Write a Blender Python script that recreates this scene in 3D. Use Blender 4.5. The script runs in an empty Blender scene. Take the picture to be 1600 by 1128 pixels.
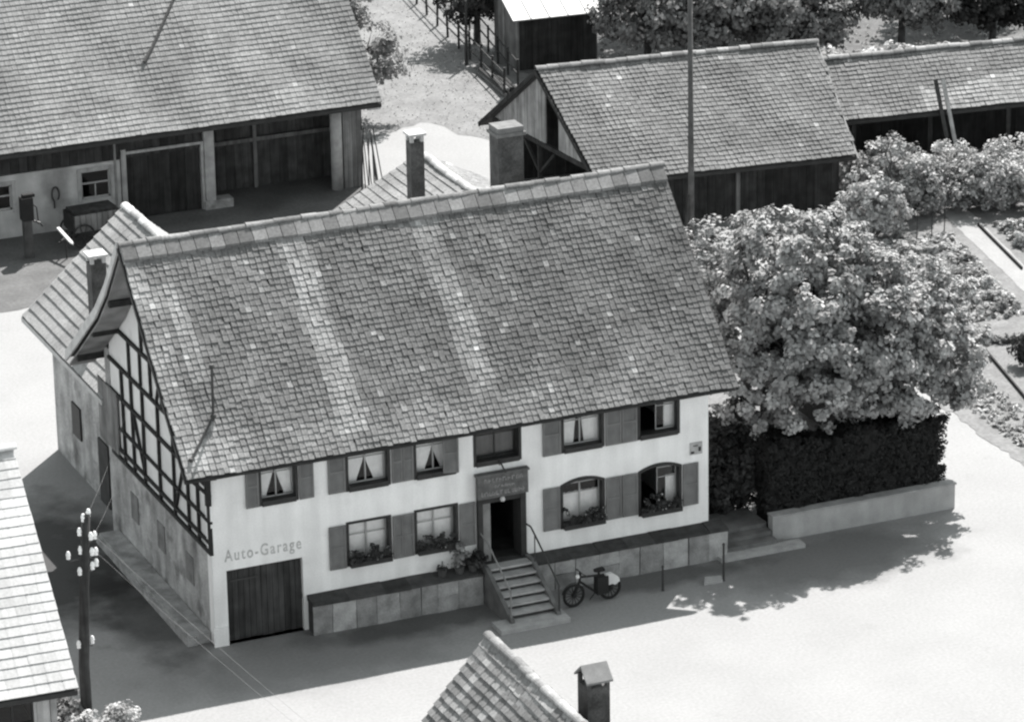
import bpy, math, random
import numpy as np
from mathutils import Vector, Matrix

# ------------------------------------------------------------------ camera, sky, sun, exposure
scene = bpy.context.scene
COL = scene.collection
R = math.radians

CAM = np.array([-32.07, -96.857, 45.743])
RT = np.array([0.919, -0.394, -0.017]); UP = np.array([0.152, 0.314, 0.937]); FW = np.array([0.364, 0.864, -0.348])
FW = FW / np.linalg.norm(FW); RT = RT - FW * (RT @ FW); RT /= np.linalg.norm(RT); UP = np.cross(RT, FW)
cam_data = bpy.data.cameras.new('camera')
cam_data.sensor_width = 36.0
cam_data.lens = 6500 * 36.0 / 1600.0
cam_data.clip_start = 1.0
cam_data.clip_end = 3000.0
cam = bpy.data.objects.new('camera', cam_data)
COL.objects.link(cam)
cam.matrix_world = Matrix(((RT[0], UP[0], -FW[0], CAM[0]), (RT[1], UP[1], -FW[1], CAM[1]), (RT[2], UP[2], -FW[2], CAM[2]), (0, 0, 0, 1)))
scene.camera = cam

SUN_TO = Vector((0.53, 0.574, 1.0)).normalized()
elev = math.asin(SUN_TO.z); azim = math.atan2(SUN_TO.x, SUN_TO.y)
world = bpy.data.worlds.new('World'); scene.world = world; world.use_nodes = True
wn = world.node_tree; bg = wn.nodes['Background']
sky = wn.nodes.new('ShaderNodeTexSky'); sky.sky_type = 'NISHITA'; sky.sun_disc = False
sky.sun_elevation = elev; sky.sun_rotation = azim
bw = wn.nodes.new('ShaderNodeRGBToBW')
tint = wn.nodes.new('ShaderNodeMix'); tint.data_type = 'RGBA'; tint.blend_type = 'MULTIPLY'; tint.inputs[0].default_value = 1.0
tint.inputs[7].default_value = (0.94, 1.0, 1.005, 1)
wn.links.new(sky.outputs[0], bw.inputs[0]); wn.links.new(bw.outputs[0], tint.inputs[6]); wn.links.new(tint.outputs[2], bg.inputs[0])
bg.inputs[1].default_value = 0.147

sun_data = bpy.data.lights.new('sun', 'SUN'); sun_data.energy = 4.3; sun_data.angle = R(0.55); sun_data.color = (1.0, 0.975, 0.955)
sun = bpy.data.objects.new('sun', sun_data); COL.objects.link(sun)
sun.rotation_euler = SUN_TO.to_track_quat('Z', 'Y').to_euler(); sun.location = (60, 60, 110)

vs = scene.view_settings
vs.view_transform = 'Standard'; vs.look = 'None'; vs.gamma = 1.0; vs.use_curve_mapping = False; vs.exposure = 1.30
scene.cycles.pixel_filter_type = 'BLACKMAN_HARRIS'
scene.cycles.filter_width = 2.35
scene.cycles.max_bounces = 6

rnd = random.Random(7)
rng = np.random.default_rng(7)

# ------------------------------------------------------------------ materials
MATS = {}
def mat(name, base, var=0.25, scale=3.0, rough=0.9, fine=0.12, fine_scale=40.0, tone=False, bump=0.0, streak=None, stain=None, spec=0.25):
    """grey procedural material: base value, broad mottling, fine grain, optional per-piece tone attribute, streaks and stains"""
    if name in MATS: return MATS[name]
    m = bpy.data.materials.new(name); m.use_nodes = True
    nt = m.node_tree; N = nt.nodes; L = nt.links
    b = N['Principled BSDF']; b.inputs['Roughness'].default_value = rough
    b.inputs['Specular IOR Level'].default_value = spec
    geo = N.new('ShaderNodeNewGeometry')
    def noise(sc, det, vec=None):
        n = N.new('ShaderNodeTexNoise'); n.inputs['Scale'].default_value = sc; n.inputs['Detail'].default_value = det
        L.new(vec if vec else geo.outputs['Position'], n.inputs['Vector']); return n.outputs['Fac']
    def math_(op, a, c):
        n = N.new('ShaderNodeMath'); n.operation = op
        for i, x in enumerate((a, c)):
            if isinstance(x, (int, float)): n.inputs[i].default_value = x
            else: L.new(x, n.inputs[i])
        return n.outputs[0]
    def ramp(x, lo, hi, a, c):
        n = N.new('ShaderNodeMapRange'); n.inputs[1].default_value = lo; n.inputs[2].default_value = hi
        n.inputs[3].default_value = a; n.inputs[4].default_value = c; L.new(x, n.inputs[0]); return n.outputs[0]
    v = ramp(noise(scale, 4), 0.3, 0.7, base * (1 - var), base * (1 + var))
    f = noise(fine_scale, 2)
    v = math_('MULTIPLY', v, ramp(f, 0.25, 0.75, 1 - fine, 1 + fine))
    if tone:
        a = N.new('ShaderNodeAttribute'); a.attribute_name = 'tone'
        v = math_('MULTIPLY', v, a.outputs['Fac'])
    if streak:
        mp = N.new('ShaderNodeMapping'); mp.inputs['Scale'].default_value = streak[0]
        L.new(geo.outputs['Position'], mp.inputs['Vector'])
        v = math_('MULTIPLY', v, ramp(noise(1.0, 3, mp.outputs['Vector']), 0.35, 0.65, 1 - streak[1], 1 + streak[1] * 0.6))
    if stain:
        v = math_('MULTIPLY', v, ramp(noise(stain[0], 5), stain[1], stain[1] + 0.12, 1.0, stain[2]))
    comb = N.new('ShaderNodeCombineColor')
    for i in range(3): L.new(v, comb.inputs[i])
    L.new(comb.outputs[0], b.inputs['Base Color'])
    if bump:
        bp = N.new('ShaderNodeBump'); bp.inputs['Strength'].default_value = bump; bp.inputs['Distance'].default_value = 0.03
        L.new(f, bp.inputs['Height']); L.new(bp.outputs[0], b.inputs['Normal'])
    MATS[name] = m
    return m

def leaf_mat(name, base, trans=0.35):
    if name in MATS: return MATS[name]
    m = bpy.data.materials.new(name); m.use_nodes = True
    nt = m.node_tree; N = nt.nodes; L = nt.links
    N.remove(N['Principled BSDF']); out = N['Material Output']
    a = N.new('ShaderNodeAttribute'); a.attribute_name = 'tone'
    mu = N.new('ShaderNodeMath'); mu.operation = 'MULTIPLY'; mu.inputs[1].default_value = base; L.new(a.outputs['Fac'], mu.inputs[0])
    c = N.new('ShaderNodeCombineColor')
    for i in range(3): L.new(mu.outputs[0], c.inputs[i])
    d = N.new('ShaderNodeBsdfDiffuse'); t = N.new('ShaderNodeBsdfTranslucent'); g = N.new('ShaderNodeBsdfGlossy')
    g.inputs['Roughness'].default_value = 0.45; g.inputs['Color'].default_value = (.5, .5, .5, 1)
    L.new(c.outputs[0], d.inputs[0]); L.new(c.outputs[0], t.inputs[0])
    mx = N.new('ShaderNodeMixShader'); mx.inputs[0].default_value = trans
    L.new(d.outputs[0], mx.inputs[1]); L.new(t.outputs[0], mx.inputs[2])
    m2 = N.new('ShaderNodeMixShader'); m2.inputs[0].default_value = 0.015
    L.new(mx.outputs[0], m2.inputs[1]); L.new(g.outputs[0], m2.inputs[2]); L.new(m2.outputs[0], out.inputs[0])
    MATS[name] = m
    return m

def glass_mat():
    if 'glass' in MATS: return MATS['glass']
    m = bpy.data.materials.new('window_glass'); m.use_nodes = True
    N = m.node_tree.nodes; L = m.node_tree.links; N.remove(N['Principled BSDF'])
    t = N.new('ShaderNodeBsdfTransparent'); t.inputs[0].default_value = (.9, .9, .9, 1)
    g = N.new('ShaderNodeBsdfGlossy'); g.inputs['Roughness'].default_value = 0.03
    fr = N.new('ShaderNodeFresnel'); fr.inputs[0].default_value = 1.5
    mx = N.new('ShaderNodeMixShader'); L.new(fr.outputs[0], mx.inputs[0]); L.new(t.outputs[0], mx.inputs[1]); L.new(g.outputs[0], mx.inputs[2])
    L.new(mx.outputs[0], N['Material Output'].inputs[0]); MATS['glass'] = m
    return m

PLASTER = mat('white_plaster', 0.78, var=0.07, scale=1.1, fine=0.06, fine_scale=22, streak=((2.6, 2.6, .30), 0.08), stain=(1.4, 0.60, 0.86))
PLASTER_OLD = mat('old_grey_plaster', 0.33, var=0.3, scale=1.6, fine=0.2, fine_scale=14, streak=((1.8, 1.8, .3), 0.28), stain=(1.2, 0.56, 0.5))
PLASTER_BARN = mat('barn_plaster', 0.42, var=0.2, scale=1.2, streak=((2, 2, .4), 0.15), stain=(0.8, 0.56, 0.7))
INFILL = mat('timber_infill', 0.62, var=0.08, scale=1.4, fine=0.05, stain=(1.5, 0.6, 0.85))
TIMBER = mat('dark_timber', 0.026, var=0.3, scale=6)
WOOD_DARK = mat('weathered_dark_boards', 0.036, var=0.35, scale=2.5, tone=True, streak=((9, 9, .6), 0.3))
WOOD_MID = mat('weathered_boards', 0.16, var=0.25, scale=2, tone=True, streak=((9, 9, .5), 0.3))
WOOD_PALE = mat('pale_wood', 0.32, var=0.2, scale=3, streak=((8, 8, .5), 0.2))
BARGE = mat('painted_bargeboard', 0.42, var=0.15, scale=2.5)
SHUTTER = mat('painted_shutter', 0.15, var=0.15, scale=3, fine=0.1, rough=0.6, streak=((6, 6, .8), 0.1))
FRAME_DARK = mat('dark_window_surround', 0.032, var=0.2, scale=5, rough=0.6)
SASH = mat('pale_sash', 0.34, var=0.1, scale=5, rough=0.5)
CURTAIN = mat('white_curtain', 0.95, var=0.06, scale=6, fine=0.05)
STONE = mat('sandstone', 0.29, var=0.30, scale=2.6, fine=0.15, fine_scale=22, tone=True, stain=(2.0, 0.58, 0.75), bump=0.3)
STONE_DARK = mat('dark_stone', 0.05, var=0.3, scale=4, fine=0.2, tone=True, bump=0.3)
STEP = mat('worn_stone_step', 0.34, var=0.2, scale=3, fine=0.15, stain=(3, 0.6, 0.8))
TILE = mat('clay_roof_tile', 0.135, var=0.2, scale=0.7, fine=0.25, fine_scale=14, tone=True, stain=(2.2, 0.60, 1.16))
TILE_PALE = mat('pale_roof_tile', 0.44, var=0.1, scale=0.8, fine=0.12, fine_scale=14, tone=True)
DECK = mat('roof_deck', 0.04, var=0.2)
BRICK = mat('sooty_chimney_brick', 0.075, var=0.35, scale=3, fine=0.3, fine_scale=18)
CONCRETE = mat('chimney_concrete', 0.15, var=0.2, scale=4)
IRON = mat('dark_iron', 0.03, var=0.2, rough=0.55, spec=0.5)
POLE = mat('tarred_pole', 0.045, var=0.3, scale=3, streak=((14, 14, .4), 0.3))
PORCELAIN = mat('white_porcelain', 0.85, var=0.03, rough=0.25, spec=0.6)
BARK = mat('tree_bark', 0.06, var=0.35, scale=6, streak=((10, 10, 1.5), 0.3))
RUBBER = mat('black_rubber', 0.02, var=0.1)
GLOOM = mat('barn_earth_floor', 0.10, var=0.3, scale=1.2)

# ------------------------------------------------------------------ mesh helpers
class MB:
    def __init__(self): self.v = []; self.f = []; self.t = []
    def add(self, vs_, fs_, tone=1.0):
        o = len(self.v); self.v += [tuple(map(float, p)) for p in vs_]
        for f in fs_: self.f.append(tuple(i + o for i in f)); self.t.append(tone)
        return self
    def box(self, x0, x1, y0, y1, z0, z1, tone=1.0):
        p = [(x0, y0, z0), (x1, y0, z0), (x1, y1, z0), (x0, y1, z0), (x0, y0, z1), (x1, y0, z1), (x1, y1, z1), (x0, y1, z1)]
        return self.add(p, [(0, 3, 2, 1), (4, 5, 6, 7), (0, 1, 5, 4), (1, 2, 6, 5), (2, 3, 7, 6), (3, 0, 4, 7)], tone)
    def rough(self, a, seed=0):
        g = random.Random(seed); self.v = [(x + g.uniform(-a, a), y + g.uniform(-a, a), z + g.uniform(-a, a)) for x, y, z in self.v]; return self
    def beam(self, a, b, w, h, side=None, tone=1.0):
        """rectangular bar from a to b; w along side, h along the third axis"""
        a = Vector(a); b = Vector(b); d = (b - a).normalized()
        s = Vector(side) if side is not None else (Vector((0, 0, 1)).cross(d) if abs(d.z) < 0.95 else Vector((1, 0, 0)))
        s = (s - d * s.dot(d)).normalized(); n = d.cross(s)
        p = []
        for c in (a, b):
            for i, j in ((-1, -1), (1, -1), (1, 1), (-1, 1)): p.append(c + s * (w / 2 * i) + n * (h / 2 * j))
        return self.add(p, [(0, 3, 2, 1), (4, 5, 6, 7), (0, 1, 5, 4), (1, 2, 6, 5), (2, 3, 7, 6), (3, 0, 4, 7)], tone)
    def tube(self, pts, rad, n=8, cap=True, tone=1.0):
        pts = [Vector(p) for p in pts]; rr = rad if isinstance(rad, (list, tuple)) else [rad] * len(pts)
        rings = []; ref = Vector((0.31, 0.77, 0.55))
        for i, p in enumerate(pts):
            d = (pts[min(i + 1, len(pts) - 1)] - pts[max(i - 1, 0)]).normalized()
            if abs(d.dot(ref)) > 0.95: ref = Vector((1, 0, 0))
            s = (ref - d * ref.dot(d)).normalized(); t = d.cross(s)
            rings.append([p + (s * math.cos(2 * math.pi * k / n) + t * math.sin(2 * math.pi * k / n)) * rr[i] for k in range(n)])
        vs_ = [q for r in rings for q in r]; fs_ = []
        for i in range(len(pts) - 1):
            for k in range(n): fs_.append((i * n + k, i * n + (k + 1) % n, (i + 1) * n + (k + 1) % n, (i + 1) * n + k))
        if cap: fs_.append(tuple(range(n - 1, -1, -1))); fs_.append(tuple((len(pts) - 1) * n + k for k in range(n)))
        return self.add(vs_, fs_, tone)
    def prism(self, poly, axis, a, b, tone=1.0):
        """extrude a 2D polygon along x ('x': poly is (y,z)), y ('y': (x,z)) or z ('z': (x,y))"""
        def P(u, w, c): return (c, u, w) if axis == 'x' else ((u, c, w) if axis == 'y' else (u, w, c))
        n = len(poly)
        vs_ = [P(u, w, a) for u, w in poly] + [P(u, w, b) for u, w in poly]
        fs_ = [tuple(range(n)), tuple(range(2 * n - 1, n - 1, -1))] + [(i, i + n, (i + 1) % n + n, (i + 1) % n) for i in range(n)]
        return self.add(vs_, fs_, tone)
    def lathe(self, prof, c=(0, 0, 0), n=12, tone=1.0):
        vs_ = []; fs_ = []
        for r, z in prof:
            for k in range(n): vs_.append((c[0] + r * math.cos(2 * math.pi * k / n), c[1] + r * math.sin(2 * math.pi * k / n), c[2] + z))
        for i in range(len(prof) - 1):
            for k in range(n): fs_.append((i * n + k, i * n + (k + 1) % n, (i + 1) * n + (k + 1) % n, (i + 1) * n + k))
        fs_.append(tuple(range(n - 1, -1, -1))); fs_.append(tuple((len(prof) - 1) * n + k for k in range(n)))
        return self.add(vs_, fs_, tone)
    def mesh(self, name, m, fix=True):
        me = bpy.data.meshes.new(name); me.from_pydata(self.v, [], self.f)
        if fix:
            import bmesh
            bm = bmesh.new(); bm.from_mesh(me); bmesh.ops.recalc_face_normals(bm, faces=bm.faces); bm.to_mesh(me); bm.free()
        at = me.attributes.new('tone', 'FLOAT', 'FACE'); at.data.foreach_set('value', self.t)
        if m: me.materials.append(m)
        return me
    def build(self, name, m, parent=None, smooth=False, fix=True):
        me = self.mesh(name, m, fix)
        if smooth: me.polygons.foreach_set('use_smooth', [True] * len(me.polygons))
        return link(name, me, parent)

def link(name, data, parent=None):
    o = bpy.data.objects.new(name, data); COL.objects.link(o)
    if parent is not None: o.parent = parent
    return o
def tag(o, label, cat, group=None):
    o['label'] = label; o['category'] = cat
    if group: o['group'] = group
    return o
def thing(name, label, cat, loc=(0, 0, 0), rz=0.0, group=None):
    o = link(name, None); o.location = loc; o.rotation_euler = (0, 0, rz); o.empty_display_size = 0.3
    return tag(o, label, cat, group)
def struct(o): o['kind'] = 'structure'; return o
def stuff(o): o['kind'] = 'stuff'; return o
def copy_tree(o, parent=None):
    c = o.copy(); COL.objects.link(c); c.parent = parent
    for ch in list(o.children): copy_tree(ch, c)
    return c

def proj(p):
    v = np.asarray(p, float) - CAM; z = v @ FW
    return np.stack([800 + 6500 * (v @ RT) / z, 564 - 6500 * (v @ UP) / z], -1), z

# ------------------------------------------------------------------ roof tiles
def tile_shape(w, h, th, rib, seam=.97):
    Lt = h * 1.28
    prof = [(0.0, 0.0), (w * .10, rib), (w * .24, rib), (w * .34, 0.0), (w * seam, 0.0)]
    v = []
    for x, z in prof: v.append((x, 0, z + th * 1.15))
    for x, z in prof: v.append((x, Lt, z * .6 + 0.004))
    for x, z in prof: v.append((x, 0, z * .5 + th * 0.1 - 0.004))
    n = len(prof); f = []
    for i in range(n - 1):
        f.append((i, i + 1, n + i + 1, n + i)); f.append((2 * n + i, 2 * n + i + 1, i + 1, i))
    f.append((2 * n, 0, n)); f.append((n - 1, 3 * n - 1, 2 * n - 1))
    return np.array(v), f

def tile_roof(roof, world_m, e0, u, length, prof, up_dir, w, h, th, rib, material, tone_fn, n_single=300, wave=0.02, jit=1.0, seed=1, lean=0.0, seam=.97):
    """lay courses of tiles on a slope.  e0: eave start (local), u: unit along the eave, prof: [(d,z)] from eave to ridge, d along up_dir"""
    g = np.random.default_rng(seed)
    u = np.array(u, float); ud = np.array(up_dir, float); e0 = np.array(e0, float)
    segs = []; tot = 0
    for (d0, z0), (d1, z1) in zip(prof[:-1], prof[1:]):
        l = math.hypot(d1 - d0, z1 - z0); segs.append((tot, l, d0, z0, d1, z1)); tot += l
    nrow = max(1, int(round((tot - 0.02) / h))); ncol = max(1, int(round(length / w)))
    xmin = lambda s_: lean * s_ / tot
    hh = (tot - 0.05) / nrow; ww = length / ncol
    V, F = tile_shape(ww, hh, th, rib, seam)
    mats = []; tones = []
    for i in range(nrow):
        s = i * hh
        for (t0, l, d0, z0, d1, z1) in segs:
            if s <= t0 + l + 1e-6: break
        k = (s - t0) / l
        c = e0 + ud * (d0 + (d1 - d0) * k - prof[0][0]) + np.array([0, 0, z0 + (z1 - z0) * k - prof[0][1]])
        vdir = ud * (d1 - d0) / l + np.array([0, 0, (z1 - z0) / l]); nrm = np.cross(u, vdir)
        if nrm[2] < 0: nrm = -nrm
        shift = g.normal(0, .004)
        for j in range(int((length - xmin(s)) / ww + .5)):
            x = xmin(s) + j * ww
            o = c + u * (x + shift + g.normal(0, .006) * jit) + vdir * g.normal(0, .008) * jit
            o = o + nrm * (0.012 + wave * (math.sin(x * .9 + 1.3 * seed) * math.sin(s * .8 + seed) + .6 * math.sin(x * 2.3 + s * 1.7)) + abs(g.normal(0, .004)) * jit)
            rz = g.normal(0, .012) * jit; rx = g.normal(0, .014) * jit
            a = u + vdir * rz; b = vdir - u * rz + nrm * rx; cN = np.cross(a / np.linalg.norm(a), b / np.linalg.norm(b))
            if cN @ nrm < 0: cN = -cN
            M = np.eye(4); M[:3, 0] = a; M[:3, 1] = b; M[:3, 2] = cN; M[:3, 3] = o
            mats.append(M); tones.append(tone_fn(x / length, s / tot, x, s, g))
    mats = np.array(mats); tones = np.array(tones)
    Wm = np.array(world_m)
    ctr = (mats[:, :3, 3] + u * ww / 2) @ Wm[:3, :3].T + Wm[:3, 3]
    pp, z = proj(ctr)
    inside = (pp[:, 0] > 5) & (pp[:, 0] < 1595) & (pp[:, 1] > 5) & (pp[:, 1] < 1123)
    order = np.argsort(np.where(inside, z, 1e6)); single = set(order[:min(n_single, int(inside.sum()))].tolist())
    # joined remainder
    rest = [i for i in range(len(mats)) if i not in single]
    if rest:
        Mr = mats[rest]; Vh = np.c_[V, np.ones(len(V))]
        P = np.einsum('nij,kj->nki', Mr, Vh)[:, :, :3].reshape(-1, 3)
        fs_ = []; tt = []
        nv = len(V)
        for q, idx in enumerate(rest):
            fs_ += [tuple(k + q * nv for k in f) for f in F]; tt += [tones[idx]] * len(F)
        me = bpy.data.meshes.new('tile_field'); me.from_pydata(P.tolist(), [], fs_)
        at = me.attributes.new('tone', 'FLOAT', 'FACE'); at.data.foreach_set('value', tt); me.materials.append(material)
        stuff(link('tile_field', me, roof))
    if single:
        lv = np.quantile(tones[list(single)], np.linspace(.03, .97, 12)); mv = []
        for t in lv:
            me = bpy.data.meshes.new('roof_tile'); me.from_pydata(V.tolist(), [], F)
            at = me.attributes.new('tone', 'FLOAT', 'FACE'); at.data.foreach_set('value', [float(t)] * len(F)); me.materials.append(material); mv.append(me)
        for i in sorted(single):
            o = link('roof_tile', mv[int(np.argmin(abs(lv - tones[i])))], roof); o.matrix_local = Matrix(mats[i].tolist())

def ridge_caps(roof, a, b, r, step, material, tone=1.5, seed=3, squash=0.8):
    """overlapping half-round ridge tiles, each one an object"""
    g = random.Random(seed); a = Vector(a); b = Vector(b); L_ = (b - a).length; d = (b - a) / L_
    n = max(1, int(round(L_ / step))); s = L_ / n
    side = d.cross(Vector((0, 0, 1))).normalized(); up = side.cross(d)
    ms = []
    for tv in (0.75, 0.95, 1.1, 1.35):
        mb = MB(); k = 7; vs_ = []
        for e, (x, rr) in enumerate(((0, r * 1.08), (s * 1.12, r * .94))):
            for q in range(k + 1):
                an = math.pi * q / k; vs_.append((x, math.cos(an) * rr, math.sin(an) * rr * squash))
        for q in range(k + 1):
            an = math.pi * q / k; vs_.append((0, math.cos(an) * (r * 1.08 - .025), math.sin(an) * (r * 1.08 - .025) * squash))
        fs_ = [(q, q + 1, k + 1 + q + 1, k + 1 + q) for q in range(k)] + [(q, 2 * k + 2 + q, 2 * k + 3 + q, q + 1) for q in range(k)]
        mb.add(vs_, fs_, tone * tv); ms.append(mb.mesh('ridge_tile', material))
    for i in range(n):
        p = a + d * (i * s) + up * (g.gauss(0, .006) + .012 * math.sin(i * .7)) + side * g.gauss(0, .006)
        M = Matrix.Identity(4)
        for c, vec in enumerate((d, side, up)):
            for r_ in range(3): M[r_][c] = vec[r_]
        M.translation = p
        o = link('ridge_tile', g.choice(ms), roof); o.matrix_local = M @ Matrix.Rotation(g.gauss(0, .012), 4, 'Z')

def mottled(base=1.0, sd=.16, lichen=.015, lich=2.6, fn=None):
    def t(un, vn, x, s, g):
        v = base * (1 + g.normal(0, sd))
        if g.random() < lichen: v *= lich * (.7 + .5 * g.random())
        if fn: v *= fn(x, s, g)
        return float(min(max(v, .25), 5.0))
    return t

# ------------------------------------------------------------------ foliage
def leaves_mesh(name, clumps, n, size, material, seed, droop=0.3, tone_sd=.22):
    """clumps: list of (centre, radius, outward) ; n leaves of a folded diamond shape spread over them"""
    g = np.random.default_rng(seed)
    C = np.array([c[0] for c in clumps]); Rr = np.array([c[1] for c in clumps]); O = np.array([c[2] for c in clumps])
    vol = Rr ** 2; idx = g.choice(len(C), n, p=vol / vol.sum())
    d = g.normal(size=(n, 3)); d /= np.linalg.norm(d, axis=1)[:, None]
    p = C[idx] + d * (Rr[idx] * g.random(n) ** .45)[:, None] * np.array([1, 1, .8])
    nrm = O[idx] * .8 + d * .8 + np.array([0, 0, .75]) + g.normal(0, .45, (n, 3)); nrm /= np.linalg.norm(nrm, axis=1)[:, None]
    a = g.normal(size=(n, 3)) + np.array([0, 0, -droop]); a -= nrm * (a * nrm).sum(1)[:, None]; a /= np.linalg.norm(a, axis=1)[:, None]
    b = np.cross(nrm, a); s = size * (.6 + .8 * g.random(n))[:, None]
    fold = nrm * s * .14
    v = np.stack([p - a * s * .5, p + b * s * .36 + fold, p + a * s * .5, p - b * s * .36 + fold], 1).reshape(-1, 3)
    ct = 1 + g.normal(0, .16, len(C)); tone = np.clip(ct[idx] * (1 + g.normal(0, tone_sd, n)), .3, 2.2)
    me = bpy.data.meshes.new(name)
    me.vertices.add(n * 4); me.vertices.foreach_set('co', v.ravel().astype(np.float32))
    q = np.arange(n)[:, None] * 4
    tri = np.concatenate([q + np.array([0, 1, 2]), q + np.array([0, 2, 3])], 1).reshape(-1)
    me.loops.add(n * 6); me.loops.foreach_set('vertex_index', tri.astype(np.int32))
    me.polygons.add(n * 2); me.polygons.foreach_set('loop_start', (np.arange(n * 2) * 3).astype(np.int32))
    me.update(calc_edges=True)
    at = me.attributes.new('tone', 'FLOAT', 'FACE'); at.data.foreach_set('value', np.repeat(tone, 2).astype(np.float32))
    me.materials.append(material)
    return me

def ellipsoid_clumps(lobes, n, cr, seed, shell=.55, zmin=None, holes=0.0):
    g = np.random.default_rng(seed); out = []
    w = np.array([l[1][0] * l[1][1] * l[1][2] for l in lobes]) ** .7; w = w / w.sum()
    while len(out) < n:
        c, r = lobes[g.choice(len(lobes), p=w)]
        d = g.normal(size=3); d /= np.linalg.norm(d); k = shell + (1 - shell) * g.random() ** .7 + (.16 * g.random() if g.random() < .22 else 0)
        p = np.array(c) + d * np.array(r) * k
        if zmin is not None and p[2] < zmin: continue
        if holes and math.sin(2.3 * p[0] + seed) * math.sin(2.6 * p[1] + 1.7 * p[2]) + .6 * math.sin(3.9 * p[2] + 2.1 * p[0]) > 1.0 - holes: continue
        out.append((p, cr * (.6 + .8 * g.random()), d * k))
    return out

def tree(name, label, base, height, lobes, n, leaf, material, seed, clump=.5, nclump=160, trunk=.2, group=None, shell=.5, forks=5, cat='tree', zmin=None, holes=0.0):
    t = thing(name, label, cat, base, 0, group)
    g = random.Random(seed)
    mb = MB(); top = height * .55
    mb.tube([(0, 0, -.08), (0, 0, .12), (.03, .02, top * .5), (.0, .05, top)], [trunk * 1.5, trunk * 1.1, trunk * .9, trunk * .6], 9)
    tr = mb.build('trunk', BARK, t, smooth=True)
    for i in range(forks):
        c, r = lobes[i % len(lobes)]
        z0 = top * (.55 + .45 * g.random()); e = Vector(c) + Vector((g.uniform(-.6, .6) * r[0], g.uniform(-.6, .6) * r[1], g.uniform(-.1, .55) * r[2]))
        s = Vector((0, .02, z0)); m_ = s.lerp(e, .5) + Vector((g.uniform(-.2, .2), g.uniform(-.2, .2), .15))
        lb = MB(); lb.tube([s, m_, e], [trunk * .45, trunk * .28, trunk * .08], 6)
        for _ in range(2):
            e2 = m_ + Vector((g.uniform(-1, 1) * r[0] * .6, g.uniform(-1, 1) * r[1] * .6, g.uniform(.2, .7) * r[2])); lb.tube([m_, e2], [trunk * .2, trunk * .04], 5)
        lb.build('limb', BARK, t, smooth=True)
    link('crown', leaves_mesh('crown', ellipsoid_clumps(lobes, nclump, clump, seed, shell, zmin, holes), n, leaf, material, seed), t)
    return t

def shrub(name, label, base, lobes, n, leaf, material, seed, clump=.25, nclump=40, group=None, cat='shrub', shell=.4):
    t = thing(name, label, cat, base, 0, group)
    g = random.Random(seed); mb = MB()
    for i in range(5):
        c, r = lobes[i % len(lobes)]
        e = Vector(c) + Vector((g.uniform(-.5, .5) * r[0], g.uniform(-.5, .5) * r[1], g.uniform(-.3, .4) * r[2]))
        mb.tube([(g.uniform(-.06, .06), g.uniform(-.06, .06), -.05), Vector((0, 0, .1)).lerp(e, .5), e], [.035, .022, .008], 5)
    mb.build('stem', BARK, t)
    link('foliage', leaves_mesh('foliage', ellipsoid_clumps(lobes, nclump, clump, seed, shell, .03), n, leaf, material, seed), t)
    return t

LEAF = leaf_mat('broad_leaf', 0.30, .12)
LEAF_PALE = leaf_mat('pale_leaf', 0.44, .3)
LEAF_DARK = leaf_mat('dark_leaf', 0.05, .2)
LEAF_MID = leaf_mat('mid_leaf', 0.22, .25)
FLOWER = leaf_mat('flower_petals', 0.7, .2)

def holed_wall(mb, x0, x1, z0, z1, y0, y1, holes, tone=1.0):
    """wall slab in the XZ plane between y0 (front) and y1 with rectangular openings (xa,xb,za,zb)"""
    xs = sorted({x0, x1} | {h[0] for h in holes} | {h[1] for h in holes}); zs = sorted({z0, z1} | {h[2] for h in holes} | {h[3] for h in holes})
    xs = [x for x in xs if x0 <= x <= x1]; zs = [z for z in zs if z0 <= z <= z1]
    def solid(i, k):
        if i < 0 or k < 0 or i >= len(xs) - 1 or k >= len(zs) - 1: return False
        cx = (xs[i] + xs[i + 1]) / 2; cz = (zs[k] + zs[k + 1]) / 2
        return not any(h[0] < cx < h[1] and h[2] < cz < h[3] for h in holes)
    def quad(a, b, c, d): mb.add([a, b, c, d], [(0, 1, 2, 3)], tone)
    for i in range(len(xs) - 1):
        for k in range(len(zs) - 1):
            if not solid(i, k): continue
            a, b, c, d = xs[i], xs[i + 1], zs[k], zs[k + 1]
            quad((a, y0, c), (b, y0, c), (b, y0, d), (a, y0, d)); quad((a, y1, d), (b, y1, d), (b, y1, c), (a, y1, c))
            if not solid(i - 1, k): quad((a, y1, c), (a, y0, c), (a, y0, d), (a, y1, d))
            if not solid(i + 1, k): quad((b, y0, c), (b, y1, c), (b, y1, d), (b, y0, d))
            if not solid(i, k - 1): quad((a, y1, c), (b, y1, c), (b, y0, c), (a, y0, c))
            if not solid(i, k + 1): quad((a, y0, d), (b, y0, d), (b, y1, d), (a, y1, d))
    return mb

def text_part(name, body, width, height, material, parent, loc, extrude=.006, space=1.15):
    cu = bpy.data.curves.new(name, 'FONT'); cu.body = body; cu.size = 1.0; cu.extrude = 0.01; cu.space_character = space
    cu.offset = 0.012
    tmp = bpy.data.objects.new('tmp', cu); COL.objects.link(tmp)
    dg = bpy.context.evaluated_depsgraph_get(); me = bpy.data.meshes.new_from_object(tmp.evaluated_get(dg))
    bpy.data.objects.remove(tmp); bpy.data.curves.remove(cu)
    co = np.zeros(len(me.vertices) * 3, np.float32); me.vertices.foreach_get('co', co); co = co.reshape(-1, 3)
    x0, x1 = co[:, 0].min(), co[:, 0].max()
    sx = width / (x1 - x0); sz = height / 0.70
    out = np.stack([(co[:, 0] - x0) * sx, -co[:, 2] / .01 * extrude, co[:, 1] * sz], 1)
    me.vertices.foreach_set('co', out.astype(np.float32).ravel()); me.update()
    me.materials.clear(); me.materials.append(material)
    o = link(name, me, parent); o.location = loc
    return o

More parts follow.
